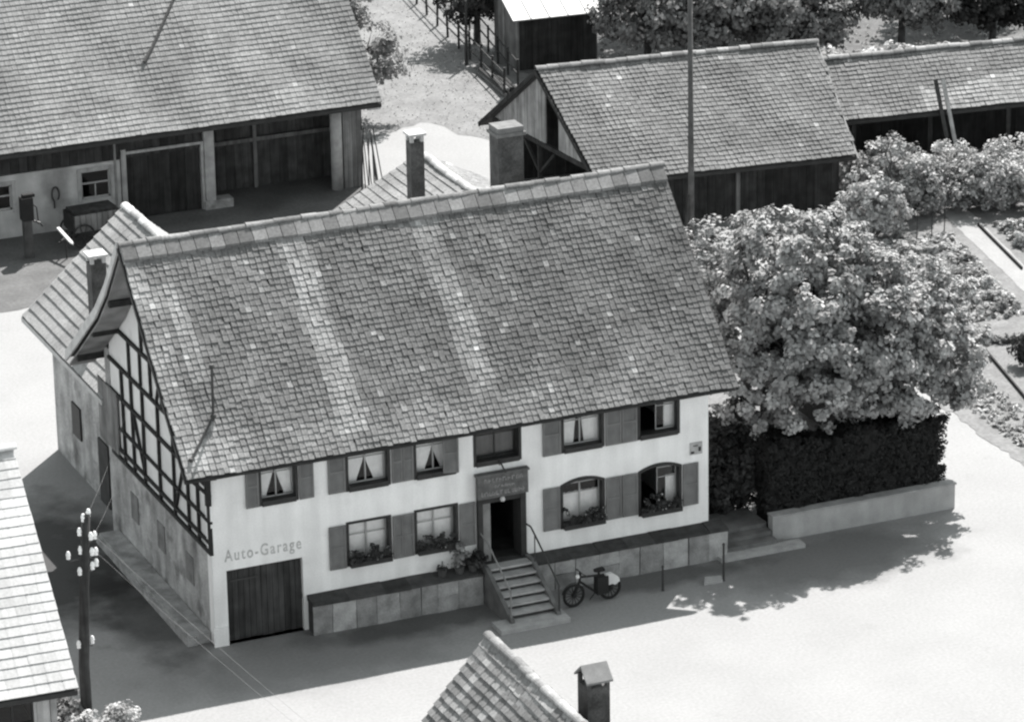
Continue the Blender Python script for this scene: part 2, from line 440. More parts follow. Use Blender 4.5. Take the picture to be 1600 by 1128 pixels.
# ------------------------------------------------------------------ the ground
def sheet(name, poly, z, m):
    me = bpy.data.meshes.new(name); me.from_pydata([(x, y, z) for x, y in poly], [], [tuple(range(len(poly)))]); me.materials.append(m)
    return struct(link(name, me))

def ragged(poly, step=.5, amp=.12, seed=1):
    g = random.Random(seed); out = []
    for (x0, y0), (x1, y1) in zip(poly, poly[1:] + poly[:1]):
        n = max(1, int(math.hypot(x1 - x0, y1 - y0) / step))
        for i in range(n): out.append((x0 + (x1 - x0) * i / n + g.uniform(-amp, amp), y0 + (y1 - y0) * i / n + g.uniform(-amp, amp)))
    return out

def ground_material():
    m = mat('dusty_street', 0.245, var=0.05, scale=0.4, fine=0.10, fine_scale=11, stain=(1.2, 0.64, 0.93), bump=.1)
    nt = m.node_tree; N = nt.nodes; L = nt.links; b = N['Principled BSDF']
    src = b.inputs['Base Color'].links[0].from_socket
    geo = N.new('ShaderNodeNewGeometry')
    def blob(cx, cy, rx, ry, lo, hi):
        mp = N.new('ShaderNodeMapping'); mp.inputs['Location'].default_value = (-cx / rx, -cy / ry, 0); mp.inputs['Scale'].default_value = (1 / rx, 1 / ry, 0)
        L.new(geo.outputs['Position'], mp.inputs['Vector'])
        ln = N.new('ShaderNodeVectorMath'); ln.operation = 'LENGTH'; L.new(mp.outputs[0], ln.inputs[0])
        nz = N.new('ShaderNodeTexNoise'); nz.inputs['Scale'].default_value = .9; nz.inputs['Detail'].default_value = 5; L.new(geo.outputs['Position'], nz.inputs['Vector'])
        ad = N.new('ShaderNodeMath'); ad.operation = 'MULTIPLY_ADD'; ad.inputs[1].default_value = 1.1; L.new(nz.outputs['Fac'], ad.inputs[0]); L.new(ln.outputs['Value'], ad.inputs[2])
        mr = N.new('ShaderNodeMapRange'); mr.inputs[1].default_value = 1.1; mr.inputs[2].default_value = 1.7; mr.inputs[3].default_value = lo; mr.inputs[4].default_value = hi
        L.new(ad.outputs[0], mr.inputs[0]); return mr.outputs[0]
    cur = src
    for args in ((-2.6, 7.6, 3.6, 5.2, .22, 1.0), (-1.0, 3.0, 1.4, 4.0, .38, 1.0), (5.6, -.8, 3.6, 1.0, .45, 1.0), (12.5, -.9, 3.4, .8, .5, 1.0), (17.5, -1.6, 4.0, 2.0, .62, 1.0), (2.0, -1.6, 4.5, 2.2, .74, 1.0)):  # soil tone by the gable; the street blobs deepen the shade in colour
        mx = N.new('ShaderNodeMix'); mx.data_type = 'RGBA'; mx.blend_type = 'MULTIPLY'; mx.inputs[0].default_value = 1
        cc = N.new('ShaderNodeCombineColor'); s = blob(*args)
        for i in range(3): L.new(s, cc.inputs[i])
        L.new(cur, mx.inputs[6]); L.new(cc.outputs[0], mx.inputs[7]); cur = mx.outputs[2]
    L.new(cur, b.inputs['Base Color'])
    return m

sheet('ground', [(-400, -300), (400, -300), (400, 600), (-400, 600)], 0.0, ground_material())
GRASS_PALE = mat('dry_meadow', 0.155, var=0.18, scale=0.9, fine=0.25, fine_scale=7)
GRASS = mat('orchard_grass', 0.10, var=0.3, scale=1.2, fine=0.3, fine_scale=8)
SOIL = mat('garden_soil', 0.15, var=0.2, scale=1.4, fine=0.25, fine_scale=10)
PATHM = mat('pale_gravel_path', 0.24, var=0.08, scale=1.0, fine=0.12, fine_scale=14)
sheet('meadow', ragged([(20.0, 40.5), (22.8, 41.8), (25.3, 36.0), (28, 33.5), (34, 46), (40, 80), (15, 90), (12, 60)], .5, .2, 2), .006, GRASS_PALE)
sheet('orchard_ground', ragged([(28.6, 46.5), (33, 38), (48, 32.5), (70, 30), (95, 70), (60, 90), (34, 90)], .6, .2, 3), .010, GRASS)
sheet('garden_soil', ragged([(25.9, 2), (26.3, 10), (27, 21), (33, 24.5), (46, 22), (44, 10), (36, 2), (30, -3), (26.2, -4)], .4, .12, 4), .007, SOIL)
sheet('farm_yard', ragged([(-30, 28.0), (2.5, 28.3), (5.5, 28.2), (12.5, 29.5), (17.2, 31.5), (18.3, 34.6), (18.2, 38), (-30, 38)], .5, .15, 9), .008, mat('dark_yard_ground', .095, var=.25, scale=.6, fine=.2, fine_scale=8))  # yard sheet in a darker ground colour than the street
sheet('garden_path', ragged([(32.9, 12), (33.7, 12), (36.1, 24), (35.1, 24)], .4, .03, 5), .016, PATHM)
sheet('grass_verge', ragged([(25.8, -6), (27.6, -6), (28.5, 7.0), (29.0, 11.0), (27, 14), (26.0, 7)], .3, .12, 6), .012, GRASS_PALE)
sheet('tree_garden_ground', ragged([(15.1, 1.6), (22.2, 1.6), (22.3, 13), (15.1, 13)], .4, .08, 7), .006, SOIL)

# ------------------------------------------------------------------ the inn
house = thing('inn_house', 'white two storey inn with long tiled roof and half timbered gable', 'house')
LX = 14.6
UW = [(1.41, 2.46, 3.85, 5.08), (3.88, 5.10, 3.83, 5.08), (5.84, 7.06, 3.83, 5.08), (7.58, 8.93, 3.90, 5.08), (10.18, 11.40, 3.85, 5.08), (12.47, 13.69, 3.85, 5.08)]
GW = [(3.84, 5.08, 1.66, 2.88), (5.81, 7.03, 1.66, 2.88), (10.13, 11.40, 1.62, 3.00), (12.48, 13.74, 1.58, 3.00)]
DOOR = (8.00, 8.90, 1.05, 2.80)
GAR = (0.38, 2.54, 0.0, 2.13)
front = MB()
holed_wall(front, 0, LX, -.1, 5.45, 0, .38, UW + GW + [DOOR, GAR])
for (a, b, c, d) in GW[2:]:        # segmental arches over the two right-hand windows
    n = 10; arc = [(a + (b - a) * i / n, d - .16 * (2 * i / n - 1) ** 2 - .0) for i in range(n + 1)]
    for (xa, za), (xb, zb) in zip(arc[:-1], arc[1:]):
        front.prism([(xa, za), (xb, zb), (xb, d + .002), (xa, d + .002)], 'y', .003, .377)
front.build('front_wall', PLASTER, house)
back_prof = [(4.36, 10.14), (5.65, 8.56), (6.66, 7.57), (8.65, 6.08), (9.75, 5.28)]
def roof_z(y):
    if y <= 4.36: return 5.13 + (y + .57) * (10.1 - 5.13) / 4.93
    for (y0, z0), (y1, z1) in zip(back_prof[:-1], back_prof[1:]):
        if y <= y1: return z0 + (z1 - z0) * (y - y0) / (y1 - y0)
    return back_prof[-1][1]
gy = [0.0, 1.5, 3.0, 4.36, 5.65, 6.66, 8.4]
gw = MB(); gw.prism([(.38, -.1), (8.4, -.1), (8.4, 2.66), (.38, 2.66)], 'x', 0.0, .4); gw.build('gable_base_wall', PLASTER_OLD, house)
gu = MB(); gu.prism([(.38, 2.66), (8.4, 2.66)] + [(y if y > .38 else .38, roof_z(max(y, .38)) - .32) for y in reversed(gy)], 'x', .03, .4); gu.build('gable_infill', INFILL, house)
rw = MB(); rw.prism([(.38, -.1), (8.4, -.1)] + [(max(y, .38), roof_z(max(y, .38)) - .32) for y in reversed(gy)], 'x', LX - .4, LX); rw.build('side_wall', PLASTER, house)
bw_ = MB(); bw_.box(0, LX, 8.4, 8.8, -.1, 5.7); bw_.build('rear_wall', PLASTER_OLD, house)
fl = MB(); fl.box(.42, LX - .42, .40, 8.38, 3.2, 3.4); fl.box(.42, LX - .42, .40, 8.38, .85, 1.03); fl.box(2.7, 2.85, .4, 8.3, 1.03, 3.2); fl.box(7.3, 7.4, .4, 8.3, 1.03, 3.2); fl.box(9.3, 9.4, .4, 8.3, 1.03, 3.2)
fl.build('floor_slab', WOOD_DARK, house)

# half-timbering on the left gable
def gbeam(y0, z0, y1, z1, w=.14):
    y0 += rnd.uniform(-.035, .035); y1 += rnd.uniform(-.035, .035); z0 += rnd.uniform(-.025, .025); z1 += rnd.uniform(-.025, .025); w *= rnd.uniform(.6, .9)
    mb = MB(); mb.beam((-.005, y0, z0), (-.005, y1, z1), w, .10, side=(0, z1 - z0, -(y1 - y0))); mb.build('timber_beam', TIMBER, house)
def zmax(y): return roof_z(y) - .34
gbeam(0, 2.68, 8.4, 2.68, .13); gbeam(0, 2.96, 8.4, 2.96, .10)
gbeam(0, 3.58, 7.6, 3.58, .10); gbeam(0, 4.55, 8.4, 4.55, .12); gbeam(.35, 5.50, 8.4, 5.50, .13); gbeam(1.6, 6.60, 7.6, 6.60, .12); gbeam(2.9, 7.9, 5.9, 7.9, .12)
for i, y in enumerate((.07, .95, 1.75, 2.9, 4.15, 5.45, 6.4, 7.25)):
    gbeam(y, 2.72, y, min(5.44, zmax(y) - .05), .10 if i else .15)
for y in (1.9, 2.9, 3.7, 4.6, 5.5, 6.5): gbeam(y, 5.56, y, min(zmax(y), 6.54), .09)
for y in (3.5, 4.4, 5.3): gbeam(y, 6.66, y, min(zmax(y), 7.85), .09)
gbeam(2.85, 3.0, 2.05, 4.5, .08); gbeam(5.5, 3.0, 6.3, 4.5, .08); gbeam(4.2, 5.56, 3.75, 6.54, .08); gbeam(1.0, 4.6, .6, 5.44, .08)
for i in range(9):                  # boarded bay at the back of the gable
    mb = MB(); mb.box(-.07, -.03, 7.68 + i * .19, 7.68 + i * .19 + .175, 2.76, 4.6, tone=1 + .2 * math.sin(i * 5)); mb.build('gable_board', WOOD_MID, house)
for i, y in enumerate((1.6, 4.0, 6.3)):   # blind little cellar windows
    f = MB(); f.box(-.025, .02, y, y + .62, 1.15, 1.95); f.build('cellar_window', mat('blind_panel', .17, var=.3, scale=3), house)
cb = MB(); cb.box(-.62, -.02, .35, 8.2, 0, .30); cb.box(-.70, -.42, .30, 8.25, 0, .22); cb.build('gable_kerb', STONE, house)

# roof
roof = MB()
under = [(9.75, 5.28 - .16), (8.65, 6.08 - .2), (6.66, 7.57 - .22), (5.65, 8.56 - .24), (4.36, 9.85), (-.50, 4.99)]
roof.prism([(-.57, 5.05), (4.36, 10.02)] + [(y, z - .06) for y, z in back_prof] + under, 'x', -.78, LX + .62)
roof = roof.build('roof', DECK, house)
def main_tone(x, s, g):
    k = 1.0
    for c, wd, lo, hi, am in ((4.72, .46, .5, 7.2, .95), (8.62, .46, .9, 7.2, .70), (.98, .30, 2.6, 5.6, .65), (.2, .40, 0, 7.2, .5), (1.3, .6, 0, 1.6, .35)):
        drift = c - .03 * (s - 4) + .05 * math.sin(s * 1.7 + c)
        if lo < s < hi and abs(x - drift) < wd: k += am * (1 - (abs(x - drift) / wd) ** 5) * (.6 + .4 * min(1, (s - lo) / 1.0) if lo else 1)
    k *= 1.12 - .02 * x
    k *= 1 + .13 * math.sin(1.9 * x + 1.1 * math.sin(1.3 * s)) * math.sin(1.5 * s + .8 * math.sin(.9 * x)) + .08 * math.sin(5.1 * x) * math.sin(3.7 * s + x)
    if s < .9: k *= 1.28 + .1 * g.random()
    elif s < 2.0: k *= 1.10
    return k
I4 = Matrix.Identity(4)
fp = [(-.57, 5.13), (4.36, 10.10)]
tile_roof(roof, I4, (-.79, -.57, 5.13), (1, 0, 0), LX + 1.42, fp, (0, 1, 0), .170, .177, .022, .012, TILE, mottled(.97, .085, .03, 1.75, main_tone), 300, .014, 1.5, 2, seam=.985)
bp = list(reversed(back_prof))
tile_roof(roof, I4, (LX + .63, 9.75, 5.28), (-1, 0, 0), LX + 1.42, [(0, 5.28), (1.10, 6.08), (3.09, 7.57), (4.10, 8.56), (5.39, 10.14)], (0, -1, 0), .25, .25, .03, .02, TILE, mottled(1.0, .15, .01), 0, .02, 1, 3)
ridge_caps(roof, (-.80, 4.36, 10.10), (LX + .66, 4.36, 10.10), .125, .40, TILE, 1.2, 5, .75)
# wide top course under the ridge caps
for i in range(39):
    mb = MB(); x = -.78 + i * .411; dz = rnd.uniform(-.012, .012)
    mb.prism([(4.30, 10.15), (3.94 + dz, 9.82 + dz), (3.94 + dz, 9.74 + dz), (4.30, 10.07)], 'x', x + .008, x + .40, tone=1.15 * rnd.uniform(.75, 1.35)); mb.build('top_course_tile', TILE, roof)
for p0, p1, nm in (((-.815, -.55, 5.04), (-.815, 4.36, 10.0), 'bargeboard'), ((LX + .65, -.55, 5.04), (LX + .65, 4.36, 10.0), 'bargeboard')):
    mb = MB(); mb.beam(p0, p1, .05, .10, side=(1, 0, 0)); mb.build(nm, FRAME_DARK, roof)
vb = MB()
for (y0, z0), (y1, z1) in zip(back_prof[:-1], back_prof[1:]):
    vb.prism([(y0, z0 + .06), (y1, z1 + .06), (y1, z1 - .26), (y0, z0 - .26)], 'x', -.86, -.80)
vb.build('rear_bargeboard', BARGE, roof)
sf = MB()
for (y0, z0), (y1, z1) in zip(back_prof[:-1], back_prof[1:]):
    sf.prism([(y0, z0 - .36), (y1, z1 - .36), (y1, z1 - .42), (y0, z0 - .42)], 'x', -.76, .0)
sf.build('soffit', mat('shabby_soffit', .2, var=.4, scale=1.5), roof)
for (y, z) in ((5.7, 8.0), (7.4, 6.6), (9.0, 5.35)):
    mb = MB(); mb.beam((-.74, y, z), (.3, y, z), .16, .18); mb.build('purlin_end', TIMBER, roof)
mb = MB(); mb.beam((-.62, -.30, 5.02), (.1, -.30, 4.98), .12, .14); mb.beam((-.5, -.05, 4.9), (0, -.05, 4.35), .1, .1); mb.beam((-.06, -.06, 4.1), (-.06, -.06, 5.1), .14, .14); mb.build('corner_bracket', TIMBER, roof)

# chimneys of the main roof
def chimney(parent, x0, x1, y0, y1, z0, z1, cap='slab', name='chimney'):
    mb = MB(); mb.box(x0, x1, y0, y1, z0, z1); c = mb.build(name, BRICK, parent)
    m2 = MB()
    if cap == 'slab':
        m2.box(x0 - .06, x1 + .06, y0 - .06, y1 + .06, z1 + .002, z1 + .10)
        m2.box(x0 - .01, x1 + .01, y0 - .01, y1 + .01, z1 + .10, z1 + .26)
        m2.build('collar', CONCRETE, c)
    elif cap == 'roofed':
        for xa in (x0, x1 - .1):
            for ya in (y0, y1 - .1): m2.box(xa, xa + .1, ya, ya + .1, z1 + .002, z1 + .20)
        m2.box(x0 - .06, x1 + .06, y0 - .06, y1 + .06, z1 + .20, z1 + .27); m2.build('cap', PORCELAIN if False else mat('limewashed_cap', .45, var=.1), c)
    elif cap == 'gabled':
        for xa in (x0, x1 - .09):
            for ya in (y0, y1 - .09): MB().box(xa, xa + .09, ya, ya + .09, z1 + .002, z1 + .22).build('cap_post', BRICK, c)
        m3 = MB(); xm = (x0 + x1) / 2; ym = (y0 + y1) / 2
        m3.prism([(x0 - .08, z1 + .12), (xm, z1 + .42), (x1 + .08, z1 + .12), (x1 + .08, z1 + .17), (xm, z1 + .48), (x0 - .08, z1 + .17)], 'y', y0 - .05, y1 + .05); m3.build('cap', mat('slate_cap', .2, var=.2), c)
    return c
chimney(house, 11.05, 11.82, 6.2, 6.85, 7.2, 10.95, 'slab')

# service mast on the roof
mb = MB(); zr = roof_z(.52)
mb.tube([(.38, .52, zr - .1), (.40, .52, zr + 1.50)], .035, 8); mb.lathe([(.06, 0), (.085, .04), (.05, .1)], (.40, .52, zr + 1.48), 8); mb.build('service_mast', IRON, house)
mb = MB(); mb.tube([(.38, .50, zr + .16), (-.10, .12, roof_z(.12) + .09), (-.54, -.25, roof_z(-.25) + .09)], .036, 7); mb.lathe([(.05, -.05), (.08, 0), (.05, .05)], (-.54, -.25, roof_z(-.25) + .10), 8); mb.lathe([(.06, -.06), (.09, 0), (.06, .06)], (.38, .50, zr + .14), 8); mb.build('slope_rod', IRON, house)  # bent dark rod along the slope from the mast foot to the eave

# windows ---------------------------------------------------------------
def curtain(parent, x0, x1, z0, z1, y, kind, seed):
    g = random.Random(seed); mb = MB(); w = x1 - x0; h = z1 - z0; nz = 10; nx = 8
    def panel(side):
        rows = []
        for k in range(nz + 1):
            t = k / nz                                  # 0 top .. 1 bottom
            if kind == 'tied': ts = (.38, .18, .30)[seed % 3]; inner = .5 - (.0 if t < ts else (.20, .26, .22)[seed % 3] * min(1, (t - ts) / (.95 - ts)) ** 1.3)
            elif kind == 'loose': inner = .46 - .10 * t
            elif kind == 'narrow': inner = .30
            else: inner = .495
            row = []
            for i in range(nx + 1):
                s = i / nx * inner; yy = y + .018 * math.sin(i * 2.6 + seed) + .006 * math.sin(k + i)
                x = x0 + s * w if side < 0 else x1 - s * w
                row.append((x, yy, z1 - t * h))
            rows.append(row)
        vs_ = [p for r in rows for p in r]; n1 = nx + 1
        mb.add(vs_, [(k * n1 + i, k * n1 + i + 1, (k + 1) * n1 + i + 1, (k + 1) * n1 + i) for k in range(nz) for i in range(nx)])
    if kind != 'right': panel(-1)
    panel(1)
    mb.build('curtain', CURTAIN, parent, smooth=True, fix=False)

def window(parent, hole, kind, arch=False, open_left=False, seed=0, box=False, dark=False):
    a, b, c, d = hole; fw = .045
    fr = MB()
    jt = d - .155 if arch else d + .03
    fr.box(a - .03, a + fw, -.025, .30, c - .04, jt); fr.box(b - fw, b + .03, -.025, .30, c - .04, jt)
    fr.box(a + fw, b - fw, -.07, .30, c - .05, c + .09)
    if arch:
        n = 10
        for i in range(n):
            xa = a - .03 + (b - a + .06) * i / n; xb = a - .03 + (b - a + .06) * (i + 1) / n
            za = d - .16 * (2 * i / n - 1) ** 2; zb = d - .16 * (2 * (i + 1) / n - 1) ** 2
            fr.prism([(xa, za - .06), (xb, zb - .06), (xb, zb + .03), (xa, za + .03)], 'y', -.028, .303)
    else: fr.box(a + fw, b - fw, -.025, .30, d - .04, d + .03)
    w = fr.build('window', FRAME_DARK, parent)
    xm = (a + b) / 2; top = d - (.18 if arch else .04); bot = c + .09
    sa = MB()
    lo = a + fw; hi = b - fw
    sashes = ((xm, hi),) if open_left else ((lo, xm), (xm, hi))
    for (p, q) in sashes:
        sa.box(p, p + .02, .20, .24, bot, top); sa.box(q - .02, q, .20, .24, bot, top)
        sa.box(p + .03, q - .03, .20, .24, bot, bot + .035); sa.box(p + .03, q - .03, .20, .24, top - .035, top)
        zt = bot + (top - bot) * (.72 if arch else .62); sa.box(p + .03, q - .03, .205, .235, zt, zt + .025)
    if open_left: sa.box(lo, lo + .03, .25, .25 + .50, bot, top)
    sa.build('sash', FRAME_DARK if dark else SASH, w)
    for (p, q) in sashes:
        gl = MB(); gl.add([(p + .03, .22, bot + .03), (q - .03, .22, bot + .03), (q - .03, .22, top - .03), (p + .03, .22, top - .03)], [(0, 1, 2, 3)]); gl.build('pane', glass_mat(), w, fix=False)
    if kind: curtain(w, lo if not open_left else xm, hi, bot, top - (.30 if arch else 0), .285, kind, seed)
    if dark:
        bk = MB(); bk.box(lo, hi, .34, .36, bot, top); bk.build('blind', SHUTTER, w)
    if box:
        bx = MB(); bx.box(a + .02, b - .02, -.20, -.072, c - .03, c + .10); fb = bx.build('flower_box', FRAME_DARK, w)
        cl = []; g = np.random.default_rng(seed)
        for i in range(40):
            cl.append((np.array([a + .06 + (b - a - .12) * g.random(), -.15 + g.normal(0, .035), c + .12 + .30 * g.random() ** 1.3 * (1 + .5 * math.sin(3 * i + seed))]), .085, np.array([0, -.6, .3])))
        link('geraniums', leaves_mesh('geraniums', cl, 1000, .075, LEAF_DARK, seed), fb)
        link('blossoms', leaves_mesh('blossoms', cl, 36, .055, FLOWER, seed + 50), fb)
    return w
window(house, UW[0], 'tied', seed=1); window(house, UW[1], 'tied', seed=2); window(house, UW[2], 'tied', seed=3)
window(house, UW[3], None, seed=4, dark=True); window(house, UW[4], 'loose', seed=5); window(house, UW[5], 'right', open_left=True, seed=6)
window(house, GW[0], 'full', seed=7, box=True); window(house, GW[1], 'full', seed=8, box=True)
window(house, GW[2], 'full', arch=True, seed=9, box=True); window(house, GW[3], 'right', arch=True, open_left=True, seed=10, box=True)

def shutter(x0, x1, z0, z1, y=-.045, ang=0.0):
    mb = MB(); w = x1 - x0; h = z1 - z0; fw = .055
    mb.box(0, fw, -.02, .02, 0, h); mb.box(w - fw, w, -.02, .02, 0, h)
    for zz in (0, h * .5 - .03, h - .06): mb.box(fw, w - fw, -.02, .02, zz, zz + .06)
    n = int(h / .085)
    for i in range(n):
        z = .06 + (h - .12) * i / n
        mb.add([(fw, -.016, z), (w - fw, -.016, z), (w - fw, .016, z + .075), (fw, .016, z + .075)], [(0, 1, 2, 3)])
    o = mb.build('shutter', SHUTTER, house, fix=False); o.location = (x0, y, z0); o.rotation_euler = (0, 0, ang); return o
for (a, b, up) in ((1.00, 1.37, 1), (2.51, 2.92, 1), (3.33, 3.82, 1), (5.16, 5.47, 1), (5.48, 5.79, 1), (9.58, 10.12, 1), (11.46, 11.93, 1), (11.95, 12.41, 1),
                   (3.30, 3.78, 0), (5.14, 5.44, 0), (5.45, 5.75, 0), (7.09, 7.55, 0), (9.57, 10.07, 0), (11.46, 11.93, 0), (11.95, 12.42, 0), (13.80, 14.27, 0)):
    shutter(a, b, 3.82 if up else 1.62, 5.02 if up else 2.86, -.05, rnd.uniform(-.03, .03))
shutter(6.62, 7.05, 3.88, 5.02, -.10, -.25)

# garage doors of upright planks, and the painted words over them
gd = MB(); gd.box(GAR[0] + .01, GAR[1] - .01, .16, .20, .04, GAR[3]); gd = gd.build('garage_door', FRAME_DARK, house)
nP = 13
for i in range(nP):
    x = GAR[0] + .02 + (GAR[1] - GAR[0] - .04) * i / nP; wP = (GAR[1] - GAR[0] - .04) / nP
    mb = MB(); mb.box(x + .006, x + wP - .006, .115 + rnd.uniform(0, .012), .157, .03 + rnd.uniform(0, .03), GAR[3] - .01, tone=rnd.uniform(.75, 1.35)); mb.build('plank', mat('garage_planks', .045, var=.3, scale=2.5, tone=True, streak=((9, 9, .6), .3)), gd)
mb = MB(); mb.box(GAR[1] - .06, GAR[1] - .02, .09, .113, .9, 1.05); mb.box(.5, 1.3, .09, .112, 1.75, 1.8); mb.build('door_iron', IRON, gd)
text_part('painted_lettering', 'Auto-Garage', 2.18, .33, mat('faded_paint', .44, var=.3, scale=7), house, (.34, -.004, 2.40), .004, 1.25)

# plinth: stone blocks under a dark sloping cap
def plinth(x0, x1, n, sd):
    g = random.Random(sd)
    base = MB(); base.box(x0 + .03, x1 - .03, -.40, -.003, 0, .84); pl = base.build('plinth', STONE_DARK, house)
    xs = [x0] + sorted(x0 + (x1 - x0) * (i + 1) / n + g.uniform(-.12, .12) for i in range(n - 1)) + [x1]
    for a, b in zip(xs[:-1], xs[1:]):
        if g.random() < .35:
            for z0, z1 in ((0, .44), (.455, .85)):
                mb = MB(); mb.box(a + .008, b - .008, -.45 - g.uniform(0, .03), -.402, z0, z1, tone=g.uniform(.7, 1.25)); mb.rough(.011, int(a * 100)).build('stone', STONE, pl)
        else:
            mb = MB(); mb.box(a + .008, b - .008, -.45 - g.uniform(0, .03), -.402, 0, .85, tone=g.uniform(.7, 1.25)); mb.rough(.012, int(a * 100)).build('stone', STONE, pl)
    m = 0; x = x0
    while x < x1 - .05:
        e = min(x + g.uniform(.7, 1.1), x1)
        mb = MB(); mb.prism([(-.002, 1.02), (-.52, .93), (-.52, .855), (-.002, .855)], 'x', x + .004, e - .004, tone=g.uniform(.7, 1.3)); mb.rough(.01, int(x * 100)).build('cap_stone', STONE_DARK, pl); x = e
plinth(2.62, 7.58, 8, 3); plinth(9.12, 14.98, 9, 4)
mb = MB(); mb.box(-.05, .36, -.06, -.003, 0, .55); mb.build('corner_stone', PLASTER, house)

# portal, door, signboard
pt = MB(); pt.box(7.60, 7.74, -.14, .30, 1.05, 2.96); pt.box(8.86, 9.02, -.14, .42, 1.05, 2.96); pt.box(7.74, 8.86, -.12, .42, 2.78, 2.96); pt.box(7.98, 8.86, -.02, .42, 1.053, 1.08); pt = pt.build('portal', FRAME_DARK, house)
mb = MB(); mb.box(7.74, 7.98, -.08, .10, 1.06, 2.79); mb.build('side_panel', mat('worn_grey_paint', .2, var=.2), pt)
mb = MB(); mb.beam((8.05, 1.3, 1.92), (8.10, 2.1, 1.92), .05, 1.72); mb.build('door', mat('worn_door', .05, var=.2), house)
sb = MB(); sb.box(7.56, 9.04, -.26, -.10, 2.97, 3.62); sb.box(7.52, 9.08, -.28, -.08, 3.62, 3.68); sb = sb.build('signboard', mat('painted_signboard', .10, var=.25, scale=5), house)
lm = mat('faded_sign_letters', .22, var=.3, scale=8)
# lettering on the board is too worn to read: worn strokes in three lines, as they show
g = random.Random(12)
for (zl, hL, xa, xb) in ((3.43, .12, 7.75, 8.82), (3.26, .07, 8.05, 8.6), (3.05, .13, 7.66, 8.96)):
    x = xa; mb = MB()
    while x < xb:
        wl = g.uniform(.045, .085); mb.box(x, x + .022, -.267, -.261, zl, zl + hL * g.uniform(.8, 1)); zz = zl + g.choice((0, hL * .4, hL * .75)); mb.box(x + .022, x + wl, -.267, -.261, zz, zz + .025)
        if g.random() < .6: mb.box(x + wl, x + wl + .02, -.267, -.261, zl, zl + hL * g.uniform(.5, .95))
        x += wl + g.uniform(.03, .06)
    stuff(mb.build('worn_lettering', lm, sb))
mb = MB(); mb.lathe([(.0, -.07), (.06, -.05), (.075, 0), (.06, .05), (.03, .08)], (8.30, -.20, 2.87), 10); mb.build('lamp_globe', mat('frosted_globe', .5, var=.05), house)
mb = MB(); mb.tube([(8.28, -.10, 3.95), (8.30, -.32, 3.80), (8.33, -.40, 3.70)], .025, 6); mb.tube([(8.28, -.08, 3.82), (8.28, -.08, 4.02)], .02, 6); mb.build('sign_bracket', IRON, house)
pq = MB(); pq.box(14.03, 14.40, -.03, -.003, 3.10, 3.45); pq = pq.build('wall_plaque', mat('enamel_plaque', .36, var=.2, scale=6), house)
mb = MB(); mb.box(14.05, 14.15, -.036, -.031, 3.13, 3.20); mb.box(14.28, 14.36, -.036, -.031, 3.18, 3.31); mb.box(14.12, 14.26, -.036, -.031, 3.34, 3.37); mb.build('plaque_marks', FRAME_DARK, pq)

# stairs
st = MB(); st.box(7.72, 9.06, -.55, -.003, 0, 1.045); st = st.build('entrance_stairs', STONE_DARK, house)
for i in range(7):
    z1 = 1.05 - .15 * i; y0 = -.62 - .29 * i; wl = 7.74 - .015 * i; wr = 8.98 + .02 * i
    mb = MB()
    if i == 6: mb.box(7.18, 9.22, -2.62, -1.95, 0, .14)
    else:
        mb.box(wl, wr, y0, y0 + .36, z1 - .055, z1); MB().box(wl + .02, wr - .02, y0 + .06, y0 + .34, max(0, z1 - .155), z1 - .057).build('riser', STONE_DARK, st)  # riser colour set darker than the tread
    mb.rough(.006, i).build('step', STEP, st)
for xs_ in (7.66, 9.02):            # stepped stone strings at both sides
    mb = MB(); mb.prism([(-.05, 0), (-.05, 1.10), (-.55, 1.10), (-2.28, .22), (-2.34, 0)], 'x', xs_ - .06, xs_ + .06); mb.build('string_wall', mat('dark_string', .12, var=.3, scale=3), st)
mb = MB(); mb.tube([(9.05, -.06, 1.95), (9.05, -.35, 1.98), (9.05, -.62, 1.85), (9.05, -2.18, 1.02), (9.05, -2.26, .95)], .026, 7); mb.tube([(9.05, -2.24, .15), (9.05, -2.24, 1.0)], .026, 7); mb.tube([(9.05, -.62, 1.0), (9.05, -.62, 1.85)], .02, 6); mb.build('handrail', IRON, st)
mb = MB(); mb.tube([(7.66, -.06, 1.95), (7.66, -.62, 1.85), (7.66, -2.18, 1.02)], .026, 7); mb.tube([(7.66, -2.18, .15), (7.66, -2.18, 1.03)], .026, 7); mb.build('handrail', mat('pale_iron', .2), st)

